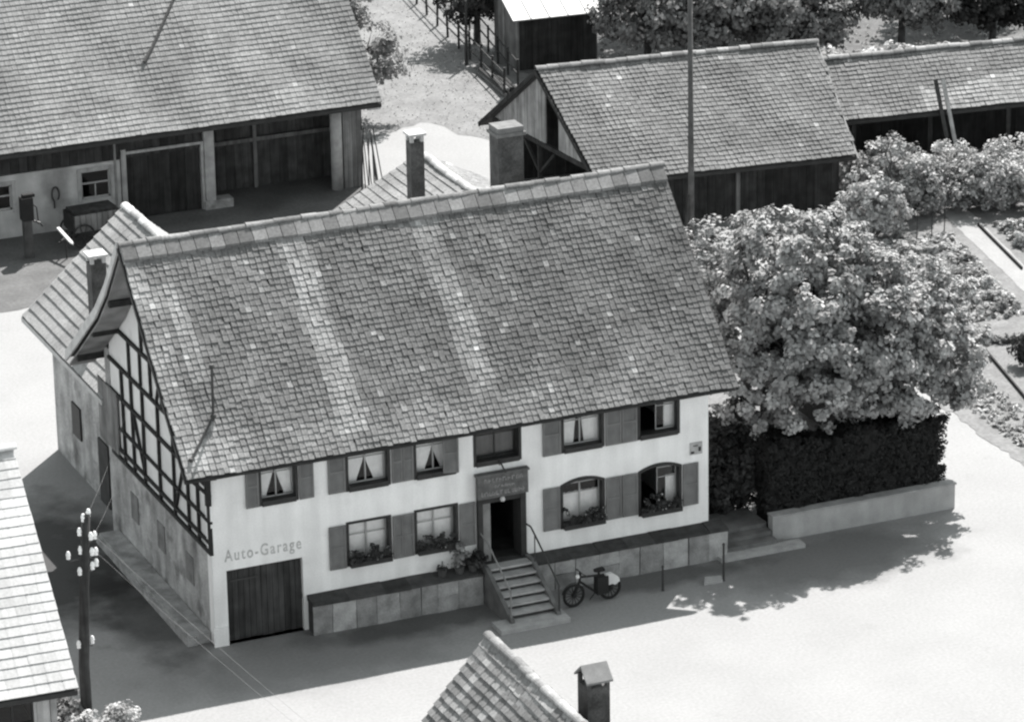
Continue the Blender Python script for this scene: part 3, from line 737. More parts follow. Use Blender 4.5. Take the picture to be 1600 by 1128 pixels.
# ------------------------------------------------------------------ the two rear wings
def wing(name, label, xe, ze, xr, zr_, y0, y1, wall_x, tile_w, tile_h, th, tone, nsingle, wallmat, seed):
    t = thing(name, label, 'annex')
    xo = 2 * xr - xe
    w = MB(); w.prism([(wall_x, -.1), (2 * xr - wall_x, -.1), (2 * xr - wall_x, ze + .1), (xr, zr_ - .25), (wall_x, ze + .1)], 'y', y0 + .25, y1 - 1.0); w.build('wall', wallmat, t)
    dk = MB(); dk.prism([(xe + .02, ze - .08), (xr, zr_ - .07), (xo - .02, ze - .08), (xo - .02, ze - .2), (xr, zr_ - .2), (xe + .02, ze - .2)], 'y', y0 + .01, y1 - .01); rf = dk.build('roof', DECK, t)
    sl = [(0, ze), (xr - xe, zr_)]
    tile_roof(rf, I4, (xe, y1, ze), (0, -1, 0), y1 - y0, sl, (1, 0, 0), tile_w, tile_h, th, .006, TILE, mottled(tone, .06, .008), nsingle, .012, .35, seed, seam=.995)
    tile_roof(rf, I4, (xo, y0, ze), (0, 1, 0), y1 - y0, sl, (-1, 0, 0), tile_w, tile_h, th, .012, TILE, mottled(tone, .10, .008), 0, .012, .7, seed + 1)
    ridge_caps(rf, (xr, y1 + .03, zr_ + .01), (xr, y0, zr_ + .01), .14, .42, TILE, 2.6, seed, .8)
    mb = MB(); mb.beam((xe, y1 + .02, ze - .10), (xr, y1 + .02, zr_ - .10), .05, .18, side=(0, 1, 0)); mb.beam((xe - .03, y0, ze - .1), (xe - .03, y1, ze - .1), .05, .14, side=(1, 0, 0)); mb.build('bargeboard', BARGE, rf)
    return t, rf
w1, w1r = wing('rear_wing', 'rear wing with pale ribbed roof behind the half timbered gable', -.07, 4.02, 3.29, 6.98, 8.9, 16.65, .48, .42, .33, .05, 1.75, 300, PLASTER_OLD, 11)
chimney(w1, .78, 1.24, 12.2, 12.66, 4.6, 6.88, 'roofed')
mb = MB(); mb.box(.42, .478, 13.0, 13.8, 1.2, 2.2); mb.build('window', FRAME_DARK, w1)
mb = MB(); mb.box(.42, .478, 10.4, 11.3, 0, 1.95); mb.build('door', mat('worn_door', .05, var=.2), w1)
w2, w2r = wing('rear_wing', 'small rear wing roof with tall chimney peeping over the inn ridge', 10.0, 5.35, 13.15, 7.0, 8.9, 17.6, 10.35, .25, .27, .035, 1.5, 120, PLASTER_OLD, 15)
chimney(w2, 11.0, 11.42, 12.8, 13.2, 5.6, 8.95, 'roofed')

# ------------------------------------------------------------------ generic gabled shell with tiles (ridge along local x)
def frame_m(loc, rz): return Matrix.Translation(loc) @ Matrix.Rotation(rz, 4, 'Z')
def gable_roof(t, M, x0, x1, ye, ze, yr, zr_, ye2, ze2, tw, th_, thick, rib, material, tone, nsingle, seed, wave=.02, ridge_tone=1.4, jit=1.0, ridge_r=.15, seam=.97):
    dk = MB(); dk.prism([(ye + .02, ze - .07), (yr, zr_ - .06), (ye2 - .02, ze2 - .07), (ye2 - .02, ze2 - .19), (yr, zr_ - .2), (ye + .02, ze - .19)], 'x', x0 + .015, x1 - .015)
    rf = dk.build('roof', DECK, t)
    tile_roof(rf, M, (x0, ye, ze), (1, 0, 0), x1 - x0, [(0, ze), (yr - ye, zr_)], (0, 1, 0), tw, th_, thick, rib, material, tone, nsingle, wave, jit, seed, seam=seam)
    tile_roof(rf, M, (x1, ye2, ze2), (-1, 0, 0), x1 - x0, [(0, ze2), (ye2 - yr, zr_)], (0, -1, 0), tw * 1.3, th_ * 1.3, thick, rib, material, mottled(1.0), 0, wave, jit, seed + 1)
    ridge_caps(rf, (x0 - .02, yr, zr_), (x1 + .02, yr, zr_), ridge_r, .42, material, ridge_tone, seed, .75)
    return rf

def boards(t, name, p0, p1, z0, z1f, w, thick, material, seed, gap=.012, lo=.7, hi=1.35, z0f=None, out=None):
    """upright boards side by side from p0 to p1 (local xy); z1f(s) gives the top at distance s; each board an object"""
    g = random.Random(seed); p0 = Vector((*p0, 0)); p1 = Vector((*p1, 0)); L_ = (p1 - p0).length; d = (p1 - p0) / L_; n = max(1, int(round(L_ / w))); w = L_ / n
    nv = Vector((-d.y, d.x, 0))
    for i in range(n):
        s0, s1 = i * w + gap / 2, (i + 1) * w - gap / 2; off = nv * g.uniform(-.008, .008)
        a = p0 + d * s0 + off; b = p0 + d * s1 + off
        zb0 = z0f(s0) if z0f else z0; zb1 = z0f(s1) if z0f else z0
        zt0, zt1 = z1f(s0), z1f(s1)
        if zt0 <= zb0 + .03 and zt1 <= zb1 + .03: continue
        vs_ = []
        for q in (nv * 0, nv * thick):
            vs_ += [(a.x + q.x, a.y + q.y, zb0), (b.x + q.x, b.y + q.y, zb1), (b.x + q.x, b.y + q.y, max(zt1, zb1 + .02)), (a.x + q.x, a.y + q.y, max(zt0, zb0 + .02))]
        mb = MB(); mb.add(vs_, [(0, 1, 2, 3), (7, 6, 5, 4), (0, 4, 5, 1), (1, 5, 6, 2), (2, 6, 7, 3), (3, 7, 4, 0)], g.uniform(lo, hi)); mb.build(name, material, t)

# ------------------------------------------------------------------ the big barn at upper left
bx0, by0 = 11.5, 35.5
barn = thing('farm_barn', 'large tiled farm barn with open cart bay at upper left', 'barn', (bx0, by0, 0))
BM = frame_m((bx0, by0, 0), 0)
def bt(x, s, g): return (1.12 if s < 1.0 else 1.0) * (1 + .22 * math.sin(x * .55 + 1) * math.sin(x * .21)) * (1.25 if x < 7 else 1.0)
brf = gable_roof(barn, BM, -16.0, 6.98, -1.0, 3.34, 5.6, 9.70, 12.2, 3.34, .19, .212, .030, .006, TILE, mottled(1.55, .06, .012, 1.6, bt), 300, 21, .016, jit=.7, seam=.995)
mb = MB(); holed_wall(mb, -16, -2.45, 0, 2.25, 0, .3, [(-7.6, -6.38, 1.0, 1.9), (-3.88, -2.82, .98, 1.98), (-2.4, -2.3, 0, 1)]); mb.build('front_wall', PLASTER_BARN, barn)
for (a, b, c, d) in ((-7.6, -6.38, 1.0, 1.9), (-3.88, -2.82, .98, 1.98)):
    fr = MB(); fr.box(a, b, .10, .14, c, c + .06); fr.box(a, b, .10, .14, d - .06, d); fr.box(a, a + .06, .10, .14, c, d); fr.box(b - .06, b, .10, .14, c, d); fr.box(a, b, .105, .135, (c + d) / 2 + .02, (c + d) / 2 + .08); fr.box((a + b) / 2 - .025, (a + b) / 2 + .025, .105, .135, c, (c + d) / 2)
    wo = fr.build('window', SASH, barn); gl = MB(); gl.add([(a, .12, c), (b, .12, c), (b, .12, d), (a, .12, d)], [(0, 1, 2, 3)]); gl.build('pane', glass_mat(), wo, fix=False)
    mb = MB(); mb.box(a - .14, a - .005, -.02, .06, c - .1, d + .1); mb.box(b + .005, b + .14, -.02, .06, c - .1, d + .1); mb.box(a - .14, b + .14, -.03, .06, d + .01, d + .14); mb.build('surround', WOOD_PALE, wo)
boards(barn, 'upper_board', (-16, .02), (.55, .02), 2.28, lambda s: 4.0, .30, .04, WOOD_DARK, 31)
mb = MB(); mb.box(-2.42, -2.24, -.06, .22, 0, 2.6); mb.box(.50, .60, -.06, .22, 0, 2.5); mb.box(-2.42, .60, -.07, .2, 2.42, 2.52); gdr = mb.build('door_frame', WOOD_PALE, barn)
boards(barn, 'door_plank', (-2.22, .08), (.48, .08), .04, lambda s: 2.40, .27, .04, WOOD_DARK, 32, lo=.5, hi=.9)
mb = MB(); mb.box(.62, .98, -.10, .28, .32, 3.9); mb.build('post', mat('limewashed_post', .34, var=.2, scale=3), barn)
mb = MB(); mb.box(.56, 1.6, -.16, .34, 0, .32); mb.build('post_base', STONE, barn)
mb = MB(); mb.tube([(5.6, .05, 0), (5.6, .05, 3.7)], .21, 12); mb.build('post', mat('limewashed_post', .34), barn, smooth=True)
boards(barn, 'bay_board', (.98, 1.7), (6.38, 1.7), 0, lambda s: 5.2, .34, .05, WOOD_DARK, 33, lo=1.3, hi=2.3)
mb = MB(); mb.box(1.0, 6.35, 1.55, 1.66, 1.72, 1.86); mb.box(3.0, 3.14, 1.54, 1.67, 0, 3.4); mb.build('bay_rail', WOOD_MID, barn)
boards(barn, 'end_board', (5.85, .02), (6.55, .02), 0, lambda s: 4.0, .18, .05, WOOD_MID, 34)
mb = MB(); mb.prism([(.1, 0), (11.6, 0), (11.6, 3.6), (5.6, 9.35), (.1, 4.0)], 'x', 6.40, 6.60); mb.build('end_wall', WOOD_DARK, barn)
mb = MB(); mb.box(-16, 6.4, 11.3, 11.6, 0, 3.6); mb.prism([(.1, 0), (11.6, 0), (11.6, 3.6), (5.6, 9.35), (.1, 4.0)], 'x', -16, -15.8); mb.build('rear_wall', PLASTER_BARN, barn)
mb = MB(); mb.prism([(.4, 0), (2.5, 0), (2.5, 6.2), (.4, 4.2)], 'x', .7, .95); mb.build('bay_wall', WOOD_DARK, barn)
mb = MB(); mb.box(6.45, 6.95, -.95, -.86, 3.08, 3.24); mb.build('eave_board', BARGE, brf)
mb = MB(); mb.tube([(-2.63, -.02, 0.1), (-2.63, -.02, 3.2)], .045, 7); mb.build('downpipe', mat('zinc_pipe', .22), barn)
# dark rod lying down the slope
def bz(y): return 3.34 + (y + 1.0) * (9.7 - 3.34) / 6.6
mb = MB(); mb.tube([(1.30, 3.3, bz(3.3) + .14), (-.62, 1.38, bz(1.38) + .10), (-1.09, .96, bz(.96) + .10)], [.04, .05, .07], 7); mb.build('slope_rod', IRON, barn)

# things in front of the barn
pp_ = thing('yard_pump', 'dark wooden pump column standing before the barn wall', 'pump', (4.94, 33.2, 0))
mb = MB(); mb.prism([(-.14, -.14), (.14, -.14), (.14, .14), (-.14, .14)], 'z', 0, 1.35); mb.build('column', mat('brown_pump_wood', .07, var=.3), pp_)
mb = MB(); mb.box(-.19, .21, -.19, .19, 1.352, 2.15); mb.box(-.12, .30, -.1, .1, 2.152, 2.26); mb.build('head', mat('dark_pump_head', .02), pp_)
mb = MB(); mb.tube([(.2, -.05, 1.3), (.42, -.12, 1.22), (.5, -.15, 1.1)], .035, 7); mb.build('spout', IRON, pp_)
mb = MB(); mb.tube([(.21, 0, 1.9), (.36, -.02, 1.75), (.40, -.02, 1.15)], .025, 6); mb.build('handle', IRON, pp_)
hn = MB(); ring = [(6.66 + .13 * math.cos(a), 35.45, 1.35 + .26 * math.sin(a)) for a in np.linspace(-.9, math.pi + 1.1, 14)]
hn.tube(ring + [(6.60, 35.45, .85)], .03, 6); tag(hn.build('horse_collar', mat('old_leather', .05)), 'dark loop of harness hanging on the pale barn wall', 'harness')
ct = thing('hand_cart', 'dark box cart with pale drawbar in front of the barn', 'cart', (7.45, 33.9, 0), R(4))
for i in range(8):
    mb = MB(); mb.box(-.82 + i * .205, -.82 + i * .205 + .19, -.50, -.46, .55, 1.15, tone=rnd.uniform(.6, 1.2)); mb.build('side_board', WOOD_MID, ct)
mb = MB(); mb.box(-.82, .82, -.45, .45, .50, .56); mb.box(-.82, .82, .46, .50, .56, 1.15); mb.box(-.86, -.82, -.5, .5, .56, 1.15); mb.box(.82, .86, -.5, .5, .56, 1.15); mb.build('body', WOOD_DARK, ct)
mb = MB(); mb.box(-.78, .78, -.42, .42, .9, 1.25); mb.build('load', mat('dark_load', .03, var=.5, scale=5), ct)
def wheel_mesh(r, w, n=10, m=IRON, name='wheel'):
    mb = MB(); k = 22
    ring = [(r * math.cos(2 * math.pi * i / k), 0, r * math.sin(2 * math.pi * i / k)) for i in range(k + 1)]
    mb.tube(ring, w, 6, cap=False)
    for i in range(n): a = 2 * math.pi * i / n; mb.tube([(0, 0, 0), (r * math.cos(a), 0, r * math.sin(a))], w * .3, 4)
    mb.tube([(0, -w * 1.6, 0), (0, w * 1.6, 0)], w * 1.3, 8)
    return mb.mesh(name, m)
cw = wheel_mesh(.40, .035, 10, WOOD_DARK)
for x, y in ((-.55, -.58), (-.55, .58), (.6, -.58), (.6, .58)):
    o = link('wheel', cw, ct); o.location = (x, y, .43)
mb = MB(); mb.beam((-.8, -.25, .55), (-1.75, -1.35, .62), .06, .06); mb.build('shaft', WOOD_DARK, ct)
bm_ = MB(); bm_.prism([(-.62, -.055), (.45, -.055), (.62, 0), (.45, .055), (-.62, .055)], 'z', -.03, .03)
pl = tag(bm_.build('sunlit_beam', mat('sunlit_wood', .55, var=.1)), 'pale pointed plank propped between pump and cart', 'plank')  # pale wood colour carries the sunlight on the plank end
pl.matrix_world = Matrix.Translation((6.05, 32.45, .82)) @ Matrix.Rotation(R(-83), 4, 'Z') @ Matrix.Rotation(R(12), 4, 'Y')
mb = MB(); mb.tube([(0, 0, 0), (0.0, .0, .75)], .03, 6); pst = mb.build('prop', WOOD_DARK); pst.parent = pl; pst.matrix_parent_inverse = pl.matrix_world.inverted(); pst.location = (6.05, 32.45, 0.0)
sk = thing('bean_pole_stack', 'sheaf of thin poles leaning at the barn corner', 'poles', (18.15, 35.1, 0))
for i in range(11):
    x = -.35 + i * .08; mb = MB(); mb.tube([(x + rnd.uniform(-.05, .05), rnd.uniform(-.25, .1), 0), (x * .6 + rnd.uniform(-.1, .1), .15, rnd.uniform(1.7, 2.5))], .022, 5); mb.build('pole', WOOD_MID if i % 2 else POLE, sk)

# ------------------------------------------------------------------ wooden barn behind the trees, right of centre
rb = thing('wooden_barn', 'dark boarded barn with tiled roof behind the leafy trees', 'barn', (32.34, 25.0, 0), R(-7))
RM = frame_m((32.34, 25.0, 0), R(-7))
def gx(y): return -10.3 + .22 * (4.12 - y)       # the gable end runs slightly askew
def rt_(x, s, g): return (1.22 if .7 < x < 2.0 and s > 2 else 1.0) * (1.08 if s < .6 else 1.0)
dk = MB()
for (ya, za, yb, zb) in ((.02, 2.07, 4.12, 5.04), (8.22, 2.07, 4.12, 5.04)):
    dk.add([(gx(ya) + .02, ya, za), (-.02, ya, za), (-.02, yb, zb), (gx(yb) + .02, yb, zb), (gx(ya) + .02, ya, za - .12), (-.02, ya, za - .12), (-.02, yb, zb - .14), (gx(yb) + .02, yb, zb - .14)], [(0, 1, 2, 3), (7, 6, 5, 4), (0, 4, 5, 1), (1, 5, 6, 2), (2, 6, 7, 3), (3, 7, 4, 0)])
rrf = dk.build('roof', DECK, rb)
tile_roof(rrf, RM, (gx(0), 0, 2.14), (1, 0, 0), 9.4, [(0, 2.14), (4.12, 5.10)], (0, 1, 0), .185, .195, .028, .010, TILE, mottled(1.12, .07, .014, 1.8, rt_), 300, .018, 1.0, 41, lean=-.9)
tile_roof(rrf, RM, (0, 8.24, 2.14), (-1, 0, 0), 10.3, [(0, 2.14), (4.12, 5.10)], (0, -1, 0), .3, .27, .036, .018, TILE, mottled(1.0), 0, .018, 1.0, 42)
ridge_caps(rrf, (-10.32, 4.12, 5.10), (.02, 4.12, 5.10), .15, .42, TILE, 1.4, 41, .75)
def rzf(y): return (2.14 + y * .718 if y < 4.12 else 5.10 - (y - 4.12) * .718) - .2
boards(rb, 'front_board', (-9.1, .75), (-.35, .75), 0, lambda s: 2.5, .30, .05, WOOD_DARK, 42, lo=.7, hi=1.3)
boards(rb, 'end_board', (-.35, .8), (-.35, 7.6), 0, lambda s: rzf(.8 + s), .30, .05, WOOD_DARK, 43)
boards(rb, 'rear_board', (-10.6, 7.6), (-.35, 7.6), 0, lambda s: 2.5, .40, .05, WOOD_DARK, 44)
o_ = .22
boards(rb, 'gable_board', (gx(7.7) + o_, 7.7), (gx(3.95) + o_, 3.95), 0, lambda s: rzf(7.7 - s * .977), .26, .05, WOOD_MID, 45, lo=1.6, hi=2.3, z0f=lambda s: 2.42)
boards(rb, 'gable_board', (gx(3.05) + o_, 3.05), (gx(.55) + o_, .55), 0, lambda s: rzf(3.05 - s * .977), .26, .05, WOOD_MID, 46, lo=1.6, hi=2.3, z0f=lambda s: 2.42)
boards(rb, 'gable_board', (gx(3.95) + o_, 3.95), (gx(3.05) + o_, 3.05), 0, lambda s: rzf(3.95 - s * .977), .26, .05, WOOD_MID, 47, lo=1.6, hi=2.3, z0f=lambda s: min(4.28, rzf(3.95 - s * .977) - .06))
mb = MB(); mb.beam((gx(.6) + o_ + .03, .6, 2.33), (gx(7.7) + o_ + .03, 7.7, 2.33), .14, .16); mb.build('tie_beam', WOOD_DARK, rb)
for y in (.75, 4.3, 7.5):
    mb = MB(); mb.box(gx(y) + .14, gx(y) + .30, y, y + .16, 0, 2.24); mb.build('post', WOOD_DARK, rb)
mb = MB(); mb.beam((gx(4.4) + .22, 4.4, 1.3), (gx(5.4) + .22, 5.4, 2.2), .1, .1); mb.beam((gx(4.3) + .22, 4.3, 1.3), (gx(3.3) + .22, 3.3, 2.2), .1, .1); mb.build('brace', WOOD_DARK, rb)
for ya, za, yb, zb in ((-.05, 1.98, 4.12, 4.98), (8.29, 1.98, 4.12, 4.98)):
    mb = MB(); mb.beam((gx(ya) - .03, ya, za), (gx(yb) - .03, yb, zb), .05, .16, side=(1, 0, 0)); mb.build('bargeboard', WOOD_DARK, rrf)
    mb = MB(); mb.beam((.03, ya, za), (.03, yb, zb), .05, .16, side=(1, 0, 0)); mb.build('bargeboard', WOOD_PALE, rrf)
mb = MB(); mb.beam((-4.1, .68, 0), (-4.1, .68, 2.3), .14, .1, side=(1, 0, 0)); mb.build('post', WOOD_MID, rb)
lr = thing('timber_pile', 'low pile of sawn timber under the open barn gable', 'timber', (23.2, 29.4, 0), R(-7))
for i in range(9):
    mb = MB(); mb.box(-.9, .9 + rnd.uniform(-.2, .2), -.5 + (i % 3) * .34, -.2 + (i % 3) * .34, (i // 3) * .17, (i // 3) * .17 + .16, tone=rnd.uniform(.7, 1.8)); mb.build('timber', WOOD_MID, lr)

# long low shed at the right
ls = thing('long_shed', 'long low open shed with pale tiled roof at right edge', 'shed', (33.58, 28.0, 0), R(-7))
LM = frame_m((33.58, 28.0, 0), R(-7))
def lt_(x, s, g): return 1.45 + .3 * g.random() if s < 1.15 + .25 * math.sin(x * 1.1) and x > 3.2 else (1.15 if s < .5 else 1.0)
lrf = gable_roof(ls, LM, -.35, 13.0, 0, 2.40, 2.32, 4.0, 4.7, 2.40, .185, .195, .028, .008, TILE, mottled(1.12, .07, .02, 1.7, lt_), 300, 51, .02)
boards(ls, 'rear_board', (.2, 2.4), (12.6, 2.4), 0, lambda s: 3.2, .4, .05, WOOD_DARK, 52, lo=.4, hi=.8)
boards(ls, 'end_board', (12.6, .6), (12.6, 4.2), 0, lambda s: 2.5, .4, .05, WOOD_DARK, 53)
for x in (.3, 3.2, 6.2, 9.2, 12.3):
    mb = MB(); mb.box(x, x + .16, .42, .58, 0, 2.5); mb.build('post', WOOD_DARK, ls)
mb = MB(); mb.box(.2, 12.6, .4, .6, 2.2, 2.36); mb.build('plate_beam', WOOD_DARK, ls)
ld = thing('plank_pair', 'two planks leaning on the eave of the long shed', 'planks', (37.3, 27.15, 0), R(-7))
for dx, mm in ((-.14, POLE), (.14, WOOD_PALE)):
    mb = MB(); mb.beam((dx, -.75, 0), (dx - .25, .72, 3.45), .14, .05, side=(1, 0, 0)); mb.build('plank', mm, ld)

# pale-roofed field shed at the top
fs = thing('field_shed', 'small dark boarded shed with bright sheet roof at the top edge', 'shed', (30.3, 46.2, 0), R(-5))
mb = MB(); mb.prism([(0, 0), (3.0, 0), (3.0, 3.25), (0, 2.15)], 'x', -1.55, -1.50); mb.prism([(0, 0), (3.0, 0), (3.0, 3.25), (0, 2.15)], 'x', 1.65, 1.70); mb.box(-1.5, 1.65, 2.95, 3.0, 0, 3.2); mb.build('wall', WOOD_MID, fs)
boards(fs, 'front_board', (-1.5, 0), (1.65, 0), 0, lambda s: 2.14, .26, .05, WOOD_DARK, 61, lo=.7, hi=1.2)
boards(fs, 'side_board', (-1.57, 2.95), (-1.57, .0), 0, lambda s: 2.15 + (2.95 - s) * .36, .26, .05, WOOD_MID, 62)
SHEETM = mat('bright_sheet_metal', .36, var=.08, scale=2, rough=.55)
for i in range(5):
    a = -1.85 + i * .76; mb = MB(); mb.prism([(-.35, 2.10), (3.3, 3.42), (3.3, 3.46), (-.35, 2.14)], 'x', a, a + .74); mb.beam((a + .74, -.35, 2.15), (a + .74, 3.3, 3.47), .03, .05, side=(1, 0, 0)); mb.build('roof_sheet', SHEETM, fs)

# pale-roofed shed at lower left
cs = thing('corner_shed', 'shed with sun bleached tiled roof at the lower left corner', 'shed', (-5.98, -7.23, 0), R(-3))
CMx = frame_m((-5.98, -7.23, 0), R(-3))
csr = gable_roof(cs, CMx, -9.0, 0, 0, 3.0, 5.63, 7.26, 11.2, 3.0, .34, .285, .022, .004, TILE_PALE, mottled(1.0, .045, .006, .6), 300, 71, .008, 1.1, .25, seam=1.0)
mb = MB(); holed_wall(mb, -8.6, -.62, 0, 3.2, .55, .75, [(-3.1, -1.02, 2.0, 2.62), (-6.2, -4.4, 2.0, 2.62)]); mb.build('front_wall', PLASTER_BARN, cs)
for a, b in ((-3.1, -1.02), (-6.2, -4.4)):
    fr = MB(); fr.box(a, b, .6, .66, 2.0, 2.05); fr.box(a, b, .6, .66, 2.57, 2.62)
    for x in np.linspace(a, b - .05, 5): fr.box(float(x), float(x) + .05, .605, .655, 2.05, 2.57)
    wo = fr.build('window', FRAME_DARK, cs); gl = MB(); gl.add([(a, .63, 2.05), (b, .63, 2.05), (b, .63, 2.57), (a, .63, 2.57)], [(0, 1, 2, 3)]); gl.build('pane', glass_mat(), wo, fix=False)
mb = MB(); mb.box(-.60, -.45, .5, .65, 0, 3.1); mb.box(-.95, -.80, .5, .545, 0, 3.1); mb.build('post', WOOD_PALE, cs)
mb = MB(); mb.prism([(.75, 0), (10.6, 0), (10.6, 3.3), (5.63, 7.0), (.75, 3.3)], 'x', -.75, -.6); mb.box(-8.6, -.7, 10.4, 10.6, 0, 3.2); mb.prism([(.75, 0), (10.6, 0), (10.6, 3.3), (5.63, 7.0), (.75, 3.3)], 'x', -8.75, -8.6); mb.build('end_wall', PLASTER_BARN, cs)
mb = MB(); mb.box(-8.6, -.8, 1.2, 10.2, 1.4, 1.5); mb.build('loft_floor', WOOD_DARK, cs)

# foreground house: only its roof end reaches into the picture
fh = thing('foreground_house', 'roof end and capped chimney of a near house at the bottom edge', 'house', (1.36, -15.79, 0), R(90))
FM = frame_m((1.36, -15.79, 0), R(90))      # local x = +Y, local y = -X
def ft_(x, s, g): return 1.0 + .5 * (g.random() < .2)
dk = MB(); dk.prism([(-3.6, 2.28), (0, 6.40), (3.6, 2.28), (3.6, 2.1), (0, 6.2), (-3.6, 2.1)], 'x', -11.9, -.02); fr_ = dk.build('roof', DECK, fh)
sl = [(0, 2.36), (3.6, 6.48)]
tile_roof(fr_, FM, (-12.0, 3.6, 2.36), (1, 0, 0), 12.0, sl, (0, -1, 0), .30, .25, .055, .008, TILE, mottled(1.0, .16, .05, 1.6, ft_), 300, .02, .7, 81, seam=.997)
tile_roof(fr_, FM, (0, -3.6, 2.36), (-1, 0, 0), 12.0, sl, (0, 1, 0), .3, .3, .05, .02, TILE, mottled(1.1, .2, .02, 1.8), 0, .03, 1.8, 82)
ridge_caps(fr_, (0.03, 0, 6.49), (-12, 0, 6.49), .12, .42, TILE, 1.5, 83, .8)
for i in range(26):
    mb = MB(); x = -.02 - i * .45; mb.prism([(.06, 6.50), (.50, 5.99), (.50, 5.93), (.06, 6.44)], 'x', x - .44, x - .01, tone=rnd.uniform(1.1, 1.7)); mb.build('top_course_tile', TILE, fr_)
mb = MB(); mb.prism([(-3.1, 0), (3.1, 0), (3.1, 2.7), (0, 6.1), (-3.1, 2.7)], 'x', -11.6, -.4); mb.build('wall', PLASTER_OLD, fh)
mb = MB(); mb.beam((.0, 3.62, 2.22), (.0, .0, 6.38), .05, .16, side=(1, 0, 0)); mb.beam((.0, -3.62, 2.22), (.0, .0, 6.38), .05, .16, side=(1, 0, 0)); mb.build('bargeboard', WOOD_PALE, fr_)
chimney(fh, -3.3, -2.75, -1.58, -1.03, 4.4, 6.28, 'gabled')

# ------------------------------------------------------------------ poles and wires
up_ = thing('telegraph_pole', 'dark telegraph pole with many white insulators at lower left', 'pole', (-4.84, -3.94, 0))
mb = MB(); mb.tube([(0, 0, -.3), (.0, 0, 2), (.12, .0, 4.2), (.28, .0, 6.12)], [.15, .14, .125, .105], 12); mb.build('post', POLE, up_, smooth=True)
ins = MB(); ins.lathe([(.02, -.11), (.055, -.10), (.05, -.03), (.065, .0), (.05, .06), (.03, .10), (.0, .115)], (0, 0, 0), 10); ins = ins.mesh('insulator', PORCELAIN)
for (x, y, z) in ((.19, -.02, 6.05), (.34, .0, 6.15), (.08, 0, 5.68), (.32, -.16, 5.58), (.47, 0, 5.52), (.08, 0, 5.18), (.33, -.16, 5.16), (.48, 0, 5.08), (.32, -.16, 4.78), (.46, -.05, 4.80), (-.26, -.05, 5.12), (.0, -.1, 4.66), (-.12, -.05, 2.66), (.24, -.05, 2.72)):
    o = link('insulator', ins, up_); o.location = (x, y, z)
    mb = MB(); mb.tube([(x, y, z - .10), (x * .9 + .02, y * .8, z - .18), (.05 + .035 * z, 0, z - .16)], .012, 5); mb.build('hook', IRON, up_)
mp_ = thing('telegraph_pole', 'tall bare dark pole rising in front of the wooden barn', 'pole', (25.62, 24.2, 0))
mb = MB(); mb.tube([(0, 0, -.3), (0, 0, 3), (-.03, 0, 9.6)], [.115, .10, .075], 12); mb.build('post', mat('grey_pole', .085, var=.3, scale=3), mp_, smooth=True)
mb = MB(); mb.beam((-.28, -.05, 0), (-.09, -.02, 1.9), .1, .1); mb.build('brace', POLE, mp_)
mb = MB(); mb.beam((-.5, 0, 9.2), (.5, 0, 9.2), .08, .08); mb.build('crossarm', POLE, mp_)
for x in (-.42, -.15, .15, .42):
    o = link('insulator', ins, mp_); o.location = (x, 0, 9.36)
def wire(a, b, sag, label):
    a = Vector(a); b = Vector(b); pts = [a.lerp(b, i / 14) - Vector((0, 0, sag * 4 * (i / 14) * (1 - i / 14))) for i in range(15)]
    mb = MB(); mb.tube(pts, .003, 4); o = mb.build('overhead_wire', mat('bare_wire', .16, rough=.6)); tag(o, label, 'wire', 'wires on the lower left pole')
for k, (dx, z) in enumerate(((.47, 5.5), (.48, 5.06))):
    wire((-4.84 + dx, -3.94, z), (-1.0 + k * .3, -34, 5.6 - .4 * k), .5, ('upper', 'lower')[k] + ' of two thin wires running from the lower left pole towards the viewer')
wire((-4.50, -3.94, 6.15), (-.02, 6.7, 4.6), .15, 'thin wire from the lower left pole to the half timbered gable, upper one')
wire((-4.37, -3.94, 5.55), (-.02, 6.1, 4.0), .15, 'thin wire from the lower left pole to the half timbered gable, lower one')

# ------------------------------------------------------------------ garden wall, hedge, steps
gwall = thing('garden_wall', 'low rendered wall under the dark clipped hedge', 'wall', (16.62, 0, 0))
mb = MB(); mb.prism([(0, .02), (5.83, .02), (5.83, 9.5), (5.53, 9.5), (5.53, .3), (0, .3)], 'z', 0, .74); mb.build('wall_body', mat('rendered_wall', .36, var=.15, scale=1.3, streak=((2, 2, .5), .12)), gwall)
mb = MB(); mb.box(-.02, 5.86, -.02, .33, .742, .79); mb.build('coping', mat('wall_coping', .30, var=.2), gwall)
hd = thing('clipped_hedge', 'dark clipped hedge on the low wall beneath the trees', 'hedge', (16.7, .3, 0))
cl = []; g = np.random.default_rng(5)
for i in range(1500):
    f = g.random()
    if f < .52: p = np.array([5.65 * g.random(), .10 + .10 * g.random(), .55 + 2.15 * g.random()]); o = (0, -1.6, .1)
    elif f < .58: p = np.array([.02 + .08 * g.random(), .1 + 1.0 * g.random(), .55 + 2.15 * g.random()]); o = (-1.5, 0, .1)
    elif f < .74: p = np.array([5.65 * g.random(), .1 + 1.1 * g.random(), 2.58 + .14 * g.random()]); o = (0, -.2, 1.2)
    elif f < .86: p = np.array([5.52 + .1 * g.random(), .1 + 8.5 * g.random(), .55 + 2.15 * g.random()]); o = (1.4, 0, .1)
    else: p = np.array([4.8 + .8 * g.random(), 1.1 + 7.5 * g.random(), 2.58 + .14 * g.random()]); o = (0, 0, 1.2)
    p = p + np.array([.05 * math.sin(5 * p[2]), .07 * math.sin(3.1 * p[0] + 2 * p[2]), .09 * math.sin(2.3 * p[0] + p[1]) + (.14 * g.random() if p[2] > 2.5 and g.random() < .3 else 0)])
    cl.append((p, .13, np.array(o)))
link('foliage', leaves_mesh('foliage', cl, 52000, .075, leaf_mat('shaded_hedge_leaf', .022, .1), 6), hd)  # near-black leaf colour carries the shade under the trees
